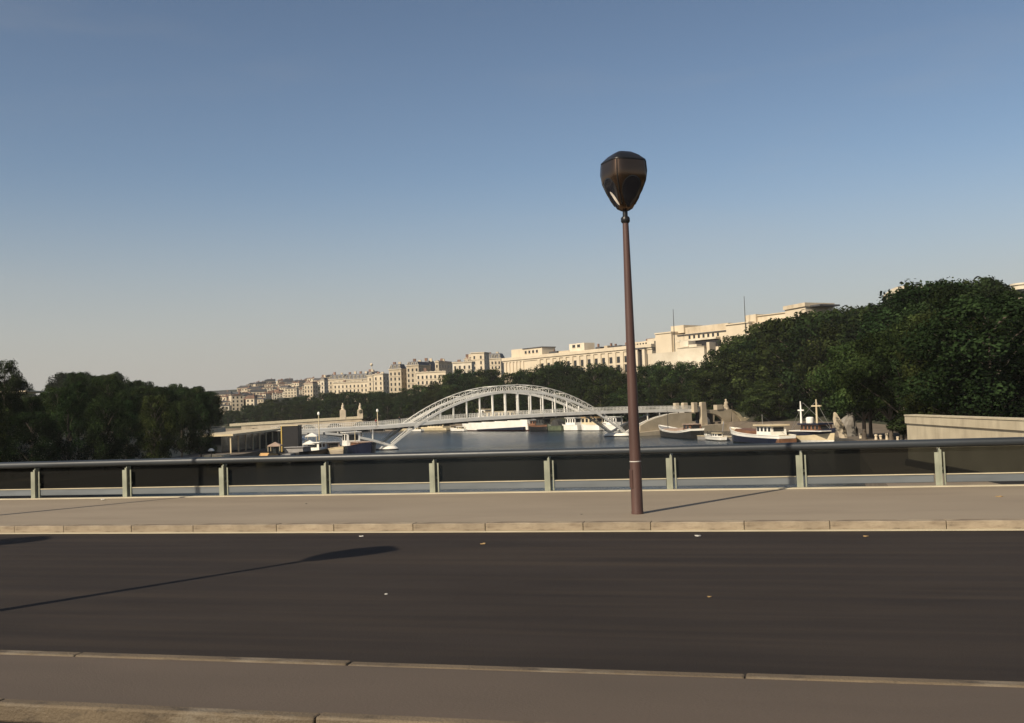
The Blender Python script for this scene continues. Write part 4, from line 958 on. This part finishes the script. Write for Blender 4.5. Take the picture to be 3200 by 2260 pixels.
# white passenger ship seen through the arch
e, L_, zg = boat('passenger_ship', 'white passenger ship with navy and red bands moored behind the arch', 'ship', bankpt(1668, 7), bankpt(1450, 8), 8, 4.6, 5.6, 4.8, (red_p, white_p, white_p), (.5, .8), deck_m=pink_p)
MB().loft([[(x, s_ * 4.03, z) for x, z in ((L_ * .02, .55), (L_ * .68, .55), (L_ * .68, .8), (L_ * .02, 1.75))] for s_ in (-1, 1)]).build('navy_band', navy_p, e)
cabin(e, L_ * .18, L_ * .62, 5, 4.5, 3.4, cream_p, cream_p, 8); cabin(e, L_ * .62, L_ * .72, 4, 4.5, 4.6, white_p, cream_p, 2); MB().box(L_ * .2, L_ * .9, -3.4, 3.4, 5.6, 5.75).build('awning', pink_p, e)
# dark tug, green work boat, white launches under the right half of the arch
e, L_, zg = boat('tug', 'dark tug with domed black deckhouses beside the white passenger ship', 'tug', bankpt(1722, 8), bankpt(1655, 9), 5, 2.2, 3.2, 2.4, (black_p, black_p, brown_p))
cabin(e, L_ * .15, L_ * .5, 3.6, 2.0, 2.6, steel_d, black_p, 3); cabin(e, L_ * .55, L_ * .8, 3.2, 2.2, 1.8, brown_p, black_p, 2); MB().lathe([(0, 0), (.8, 0), (.75, 2.6), (.9, 2.7), (0, 2.75)], 12, (L_ * .35, 0, 4.7)).build('funnel', black_p, e, smooth=True)
e, L_, zg = boat('work_boat', 'green tarpaulin-covered work boat with dark arched hood beside the tug', 'boat', bankpt(1762, 8), bankpt(1712, 9), 4.5, 1.9, 2.6, 2.0, (black_p, green_p, green_p))
MB().prism([(L_ * .1, 1.8)] + [(L_ * (.1 + .55 * i / 8), 1.8 + 2.5 * math.sin(math.pi * i / 8) ** .6) for i in range(9)], -1.7, 1.7).build('hood', steel_d, e); mast(e, L_ * .3, 0, 1.8, 4.5, .1, steel_d)
for i, (a_, c_, lab, mm, rm) in enumerate(((1812, 1762, 'white cabin launch with two square windows beside the green work boat', white_p, white_p), (1880, 1822, 'pale launch with long ochre canopy behind the arch foot', white_p, orange_p), (1850, 1800, 'white motor boat with low cream roof moored inshore of the launches', white_p, cream_p), (1945, 1884, 'white launch with long flat roof behind the lamp post pole', white_p, white_p), (1916, 1872, 'small white cabin boat close under the arch end', white_p, white_p))):
    e, L_, zg = boat('launch', lab, 'boat', bankpt(a_, 6 if i in (0, 1, 3) else 2.2), bankpt(c_, 6.5 if i in (0, 1, 3) else 2.8), 4.4, 2.1, 2.9, 2.1, (black_p, mm, white_p), group='small boats moored by the arch')
    cabin(e, L_ * .12, L_ * (.66 if i != 1 else .86), 3.2, 1.9, 2.9, cream_p if i == 1 else white_p, rm, 4)
for a_, c_, off, lab in ((1320, 1275, 14, 'small open white dinghy lying left of the arch rib'), (1458, 1408, 11, 'small white motor boat ahead of the passenger ship')):
    e, L_, zg = boat('dinghy', lab, 'boat', bankpt(a_, off), bankpt(c_, off + 1), 2.6, 1.0, 1.5, 1.0, (black_p, white_p, white_p)); cabin(e, L_ * .2, L_ * .5, 1.7, .9, 1.0, cream_p, white_p, 2)
# pale quay pavilion seen below the deck left of the ship
e, L_, zg = boat('houseboat', 'long low cream houseboat moored beyond the arch foot on the bend', 'houseboat', bankpt(1405, 5), bankpt(1250, 6), 6, 1.3, 1.7, 1.3, (black_p, cream_p, cream_p)); cabin(e, L_ * .06, L_ * .85, 4.6, 1.2, 2.3, cream_p, white_p, 14)
# barges off the abutment side
e, L_, zg = boat('barge', 'dark barge with white sheer line and canvas-covered hold before the abutment', 'barge', onz(2180, 1373, WZ), onz(2066, 1363, WZ), 5, 1.7, 3.0, 2.6, (black_p, black_p, white_p), (.2, .8))
cabin(e, L_ * .04, L_ * .2, 3.2, 1.9, 1.7, brown_p, pink_p, 2); MB().prism([(L_ * .26, 1.6), (L_ * .28, 2.5), (L_ * .72, 2.3), (L_ * .74, 1.6)], -1.9, 1.9).build('hold_cover', pink_p, e); mast(e, L_ * .78, 0, 2.0, 5, .08, steel_d)
MB().bar((L_ * .05, -1.5, 2.6), (L_ * .16, -1.5, 4.5), .5, .25).build('gangway', black_p, e)
e, L_, zg = boat('river_boat', 'navy river boat with white sheer line, red stern and cream-roofed cabin', 'boat', onz(2462, 1392, WZ), onz(2292, 1381, WZ), 5, 2.0, 3.2, 1.9, (black_p, navy_p, white_p), (.3, .66), full=.7, deck_m=cream_p)
cabin(e, L_ * .14, L_ * .40, 3.4, 1.9, 1.9, white_p, cream_p, 4, over=.5, roofh=.3); MB().prism([(L_ * .5, 1.9), (L_ * .52, 2.7), (L_ * .8, 3.1), (L_ * .84, 2.5)], -1.6, 1.6).build('canvas_cover', brown_p, e); mast(e, L_ * .42, 0, 2, 4.2, .06, grey_p)
MB().box(-.06, L_ * .07, -1.95, 1.95, .45, 1.3).build('stern_plank', brown_p, e, bevel=.1); MB().bar((L_ * .42, 0, 6.0), (L_ * .97, 0, 3.1), .035).build('stay', steel_d, e); MB().bar((L_ * .42, 0, 6.0), (L_ * .03, 0, 2.1), .035).build('stay', steel_d, e)
for k in range(7): MB().lathe([(0, 0), (.12, .02), (.3, .1), (.3, .4), (.12, .48), (0, .5)], 8, (L_ * (.2 + .1 * k), -2.52, .95)).build('fender', black_p, e, smooth=True)
e, L_, zg = boat('masted_boat', 'white river boat with two cream masts and dark wheelhouse by the quay', 'boat', pt(2468, 1390, 212), pt(2606, 1390, 198), 5, 2.3, 3.2, 2.3, (white_p, cream_p, navy_p), (.9, .62), full=.55, deck_m=pink_p)
zt = 2.4
cabin(e, L_ * .42, L_ * .84, 3.2, zt, 1.5, brown_p, navy_p, 5, over=.35, roofh=.3); MB().lathe([(0, 0), (.75, 0), (.8, .2), (.8, 1.0), (.6, 1.2), (0, 1.25)], 16, (L_ * .5, 0, zt + 1.8)).build('funnel', white_p, e, smooth=True)
mast(e, L_ * .36, -.6, zt - .2, 6.4, .2, white_p, ((4.6, .9, 'x'),)); mast(e, L_ * .66, 0, zt + 1.6, 4.9, .18, cream_p, ((3.6, 1.5, 'x'),))
MB().box(L_ * .2, L_ * 1.0, -2.7, 2.7, zt + .25, zt + .4).build('canopy_rail', white_p, e)
for x_, z_ in ((.36, 8.3), (.66, 8.6)):
    for x2 in (.05, .98): MB().bar((L_ * x_, 0, z_), (L_ * x2, 0, zt + .3), .04).build('stay', grey_p, e)
e, L_, zg = boat('skiff', 'small white skiff tied beside the landing stage', 'boat', onz(2262, 1379, WZ), onz(2205, 1374, WZ), 2.2, .9, 1.3, .9, (black_p, white_p, white_p)); cabin(e, L_ * .2, L_ * .45, 1.4, .8, .9, white_p, cream_p, 2)

# landing stage between barge and river boat
e = empty('landing_stage', (*((onz(2235, 1374, WZ)[:2])), WZ), math.atan2(23, -11)); tag(e, 'low grey landing stage with thin handrail between barge and navy boat', 'pontoon')
MB().box(-10, 10, -2, 2, -.5, .8).build('pontoon', grey_p, e); MB().box(-10.1, 10.1, -2.1, 2.1, .8, .95).build('deck', cream_p, e)
for k in range(9): MB().box(-9.6 + k * 2.4, -9.5 + k * 2.4, 1.8, 1.9, .95, 2.0).build('rail_post', steel_d, e)
MB().box(-9.8, 9.8, 1.8, 1.9, 2.0, 2.08).build('hand_rail', steel_d, e); MB().bar((-9, 1.7, 2.2), (-2, -1.5, 4.2), .16).build('gangway_arm', grey_p, e)
# stones on the quay
def qpt(px, y): return onz(px, y, -4.5)
def roughen(o, amt, seed):
    r = random.Random(seed)
    for v in o.data.vertices: v.co += Vector((r.uniform(-amt, amt), r.uniform(-amt, amt), r.uniform(-amt, amt) * .5))
    for p in o.data.polygons: p.use_smooth = False
q = qpt(2628, 1368); e = empty('leaning_stone', (q[0], q[1], -4.52)); tag(e, 'tall tapering pale stone leaning on the lower quay', 'monument')
MB().loft([[(x0_ + wx * math.cos(t), wx * .8 * math.sin(t), z) for t in [2 * math.pi * i / 10 for i in range(10)]] for x0_, wx, z in ((.35, .62, 0), (.2, .6, 1.2), (-.2, .75, 2.0), (-.55, .55, 3.1), (-.75, .3, 3.9), (-.8, .05, 4.1))]).build('stone', stone_ab, e); roughen(e.children[0], .13, 5)
q = qpt(2655, 1362); e = empty('bust_statue', (q[0], q[1], -4.52)); tag(e, 'grey weathered stone bust with round pale head on the lower quay', 'statue')
MB().loft([[(x0_ + wx * math.cos(t) * (1 + .12 * math.sin(3 * t)), wx * .7 * math.sin(t), z) for t in [2 * math.pi * i / 16 for i in range(16)]] for x0_, wx, z in ((0, 1.2, 0), (-.1, 1.35, 1.0), (-.3, 1.5, 1.9), (-.1, 1.2, 2.7), (.15, .75, 3.2), (.2, .42, 3.45), (.2, .55, 3.8), (.2, .6, 4.2), (.2, .45, 4.55), (.2, .05, 4.7))]).build('bust', mat('grey_stone', (.24, .22, .19), (.16, .145, .125), .8, .85, bump=.4, bscale=5), e); roughen(e.children[0], .16, 8)
for i, (px_, y) in enumerate(((2738, 1374), (2752, 1373), (2772, 1374), (2806, 1376), (2818, 1374), (2690, 1370))):
    q = qpt(px_, y); e = empty('quay_bollard', (q[0], q[1], -4.51)); tag(e, 'short pale stone bollard between the quay tree trunks', 'bollard', 'pale bollards on the quay')
    h = random.uniform(.55, 1.15); MB().lathe([(0, 0), (.24, 0), (.18, h * .6), (.25, h * .7), (.24, h * .9), (.12, h), (0, h)], 12).build('bollard', stone, e, smooth=True)
for px_, y, H in ((2702, 1372, 15), (2786, 1375, 15), (2835, 1379, 15.5), (2722, 1366, 14), (2868, 1374, 15)):
    q = qpt(px_, y); put_tree(PROTO[4:], 0, (q[0], q[1], -4.6), H, 1.15, 'tall quay tree with bare straight trunk beside the pale bollards', 'trees with bare trunks on the quay')

# left bank: hoarding, barges, pontoon pavilion
q = pt(905, 1402, 214); e = empty('dark_hoarding', (q[0], q[1], q[2] - .4), R(12)); tag(e, 'tall black board with yellow edge post standing on the moored pontoon', 'hoarding')
hh = 5.1
MB().box(-1.5, 1.85, 0, 3.2, 0, hh).build('board', hoard_m, e, bevel=.03); MB().box(-1.75, -1.52, -.1, .2, -.6, hh + .1).build('edge_post', yellow_p, e); MB().box(-1.6, 1.9, -.12, 3.4, hh, hh + .18).build('top_rail', cream_p, e)
e, L_, zg = boat('cargo_barge', 'long black cargo barge with flat deck alongside the hoarding', 'barge', pt(905, 1425, 206), pt(1030, 1408, 222), 6, 2.0, 2.7, 2.0, (black_p, black_p, hoard_m), (.3, .8)); cabin(e, L_ * .55, L_ * .72, 3.2, 1.9, 1.6, white_p, white_p, 2); cabin(e, L_ * .1, L_ * .3, 4.2, 1.9, 1.0, grey_p, grey_p, 0); MB().box(L_ * .75, L_ * .8, -1.2, 1.2, 2, 3.2).build('crate', white_p, e)
e, L_, zg = boat('planked_boat', 'pale planked boat with rounded bow beside the black barge', 'boat', pt(1015, 1416, 226), pt(1072, 1421, 212), 4.4, 1.9, 2.6, 2.0, (cream_p, mat('planking', (.42, .36, .27), (.2, .165, .12), 3, .7, stretch=(.1, .1, 2.2)), cream_p), (.2, .85)); cabin(e, L_ * .1, L_ * .5, 3, 1.8, 1.5, pink_p, grey_p, 3)
e, L_, zg = boat('blue_barge', 'navy barge with white deck and tall white wheelhouse by the pier', 'barge', pt(1085, 1412, 236), pt(1160, 1418, 219), 5, 2.1, 3.1, 2.3, (black_p, navy_p, navy_p), (.25, .8), full=.7, deck_m=white_p); cabin(e, L_ * .08, L_ * .3, 3.2, 2.1, 3.0, white_p, white_p, 2); cabin(e, L_ * .42, L_ * .78, 3.0, 2.1, .9, brown_p, pink_p, 0); mast(e, L_ * .36, 0, 2.1, 3.4, .09)
q = pt(888, 1426, 203); e = empty('grey_float', (q[0], q[1], WZ), R(10)); tag(e, 'grey round-cornered pontoon float in front of the hoarding', 'pontoon')
MB().prism([(-1.2, -.4), (-1.2, 1.0), (-.9, 1.5), (-.3, 1.85), (1.3, 1.9), (1.3, -.4)], 0, 4).build('float', grey_p, e, bevel=.05)
e, L_, zg = boat('ochre_boat', 'small cream boat under an ochre cover near the grey float', 'boat', pt(868, 1424, 196), pt(800, 1427, 190), 2.8, 1.2, 1.7, 1.2, (cream_p, cream_p, white_p)); MB().prism([(L_ * .12, 1.1), (L_ * .2, 2.3), (L_ * .6, 2.6), (L_ * .8, 1.4)], -1.0, 1.0).build('cover', orange_p, e)
# floating pavilion with pale roof
e1_ = pt(716, 1352, 205); e2_ = pt(884, 1338, 240); v = e2_ - e1_; L_ = float(np.hypot(v[0], v[1])); e = empty('floating_pavilion', (e1_[0], e1_[1], WZ), math.atan2(v[1], v[0])); tag(e, 'long low floating pavilion with bright cream roof and open dark sides', 'pavilion')
MB().box(0, L_, 0, 7, -.5, .9).build('pontoon', black_p, e); z_ = e1_[2] - WZ - .2
MB().prism([(-.6, z_ - .5), (L_ + .6, z_ - .1), (L_ + .6, z_ + .35), (-.6, z_ - .1)], -1.0, 8).build('roof', cream_p, e)
for k in range(9): MB().box(L_ * k / 8 - .12, L_ * k / 8 + .12, -.4, -.15, .9, z_ - .45).build('post', cream_p, e)
MB().box(L_ * .04, L_ * .96, 2.2, 6.8, .9, z_ - .5).build('glazed_room', glassdark, e)
for k, (t, c) in enumerate(((.28, white_p), (.45, pink_p), (.62, white_p), (.78, cream_p))): MB().prism([(L_ * t, .95), (L_ * t + 2.6, .95), (L_ * t + 2.4, 2.0), (L_ * t + .2, 2.0)], .1, 1.4).build('counter', c, e)
# canvas canopies on the quay
for px_, y, d, m_, lab in ((940, 1374, 219, white_p, 'white square canvas canopy next to the hoarding'), (968, 1386, 216, white_p, 'low white canvas canopy on the barge side of the lamp post'), (975, 1362, 228, white_p, 'white canvas canopy nearest the footbridge deck end'), (860, 1392, 208, pink_p, 'faded pink canvas canopy left of the hoarding')):
    q = pt(px_, y, d); e = empty('canvas_canopy', (q[0], q[1], -4.9), R(15)); tag(e, lab, 'canopy', 'canvas canopies on the left quay'); H = q[2] + 4.9
    MB().add([(-1.3, -1.3, H - .2), (1.3, -1.3, H - .2), (1.3, 1.3, H - .2), (-1.3, 1.3, H - .2), (-1.3, -1.3, H), (1.3, -1.3, H), (1.3, 1.3, H), (-1.3, 1.3, H), (0, 0, H + .7)], [(0, 1, 5, 4), (1, 2, 6, 5), (2, 3, 7, 6), (3, 0, 4, 7), (4, 5, 8), (5, 6, 8), (6, 7, 8), (7, 4, 8), (3, 2, 1, 0)]).build('canvas', m_, e)
    for sx in (-1.2, 1.2):
        for sy in (-1.2, 1.2): MB().box(sx - .05, sx + .05, sy - .05, sy + .05, 0, H - .2).build('pole', cream_p, e)
# box kiosk with white lamp among the shaded trees
q = pt(670, 1432, 176); e = empty('quay_kiosk', (q[0], q[1], q[2] - 3.2), R(8)); tag(e, 'small ochre flat-roofed kiosk on the shaded quay', 'kiosk')
MB().box(-1.5, 1.5, 0, 2.4, 0, 3.3).build('wall', yellow_p, e); MB().box(-1.75, 1.75, -.25, 2.65, 3.3, 3.75).build('roof', cream_p, e, bevel=.04); MB().box(-1.0, 1.0, -.04, .1, 1.1, 2.5).build('hatch', glassdark, e)
q = pt(660, 1410, 172); e = empty('mushroom_lamp', (q[0], q[1], -4.9)); tag(e, 'mushroom-shaped white quay lamp beside the ochre kiosk', 'lamp'); H = q[2] + 4.9
MB().lathe([(0, 0), (.1, 0), (.07, H), (0, H)], 8).build('pole', steel_d, e, smooth=True); MB().lathe([(0, H), (.5, H), (.52, H + .12), (.3, H + .4), (0, H + .48)], 14).build('shade', white_p, e, smooth=True)

# ------------------------------------------------------------------ litter on the bridge
def litter(px, y, z, m, w, label, cat, seed):
    w *= .6
    r = random.Random(seed); q = onz(px, y, z); n = 9; b = MB()
    ring = [(w * (1 if math.cos(t) > 0 else .9) * math.cos(t) * r.uniform(.6, 1.1), w * .7 * math.sin(t) * r.uniform(.6, 1.1), r.uniform(.005, w * .35)) for t in [2 * math.pi * i / n for i in range(n)]]
    b.add([(0, 0, w * .2)] + ring + [(x * .9, y_ * .9, .0) for x, y_, _ in ring], [(0, 1 + i, 1 + (i + 1) % n) for i in range(n)] + [(1 + i, 1 + n + i, 1 + n + (i + 1) % n, 1 + (i + 1) % n) for i in range(n)] + [tuple(range(n + 1, 2 * n + 1))[::-1]])
    o = b.build('litter', m, None); o.name = cat.replace(' ', '_'); o.location = (q[0], q[1], z + .002); tag(o, label, cat)
litter(322, 1562, .155, paper, .13, 'crumpled white paper lying on the pavement edge stone', 'paper scrap', 1)
litter(3122, 1553, .14, leaf_dry, .12, 'curled tan leaf lying on the open pavement', 'dry leaf', 2)
litter(2182, 1676, .0, paper, .12, 'white paper shred lying in the road near the lamp', 'paper scrap', 3)
litter(1130, 1677, .0, paper, .09, 'small white scrap lying in the road by the kerb', 'paper scrap', 4)
litter(1508, 1701, .0, leaf_dry, .09, 'yellow leaf lying on the asphalt away from the kerb', 'dry leaf', 5)
litter(2705, 1677, .0, leaf_dry, .08, 'pale leaf lying in the gutter side of the road', 'dry leaf', 6)
litter(2217, 1866, .0, leaf_dry, .06, 'small tan leaf lying in mid road', 'dry leaf', 7)
litter(1206, 1858, .0, paper, .05, 'tiny white scrap lying in mid road', 'paper scrap', 8)
litter(1817, 1608, .14, steel_d, .04, 'small dark pebble on the pavement left of the lamp', 'pebble', 9)
litter(957, 1575, .14, steel_d, .05, 'small dark pebble on the pavement near the railing', 'pebble', 10)

# ------------------------------------------------------------------ morning haze over the river
hm = bpy.data.materials.new('haze_air'); hm.use_nodes = True; hn = hm.node_tree; hn.nodes.clear()
ho = hn.nodes.new('ShaderNodeOutputMaterial'); hv = hn.nodes.new('ShaderNodeVolumePrincipled')
hv.inputs['Color'].default_value = (.93, .94, .93, 1); hv.inputs['Density'].default_value = .00008; hv.inputs['Anisotropy'].default_value = .1
hn.links.new(hv.outputs[0], ho.inputs['Volume'])
hz = MB().box(-11000, 11000, -4000, 11000, -10.3, 95).build('haze', hm); tag(hz, kind='stuff')
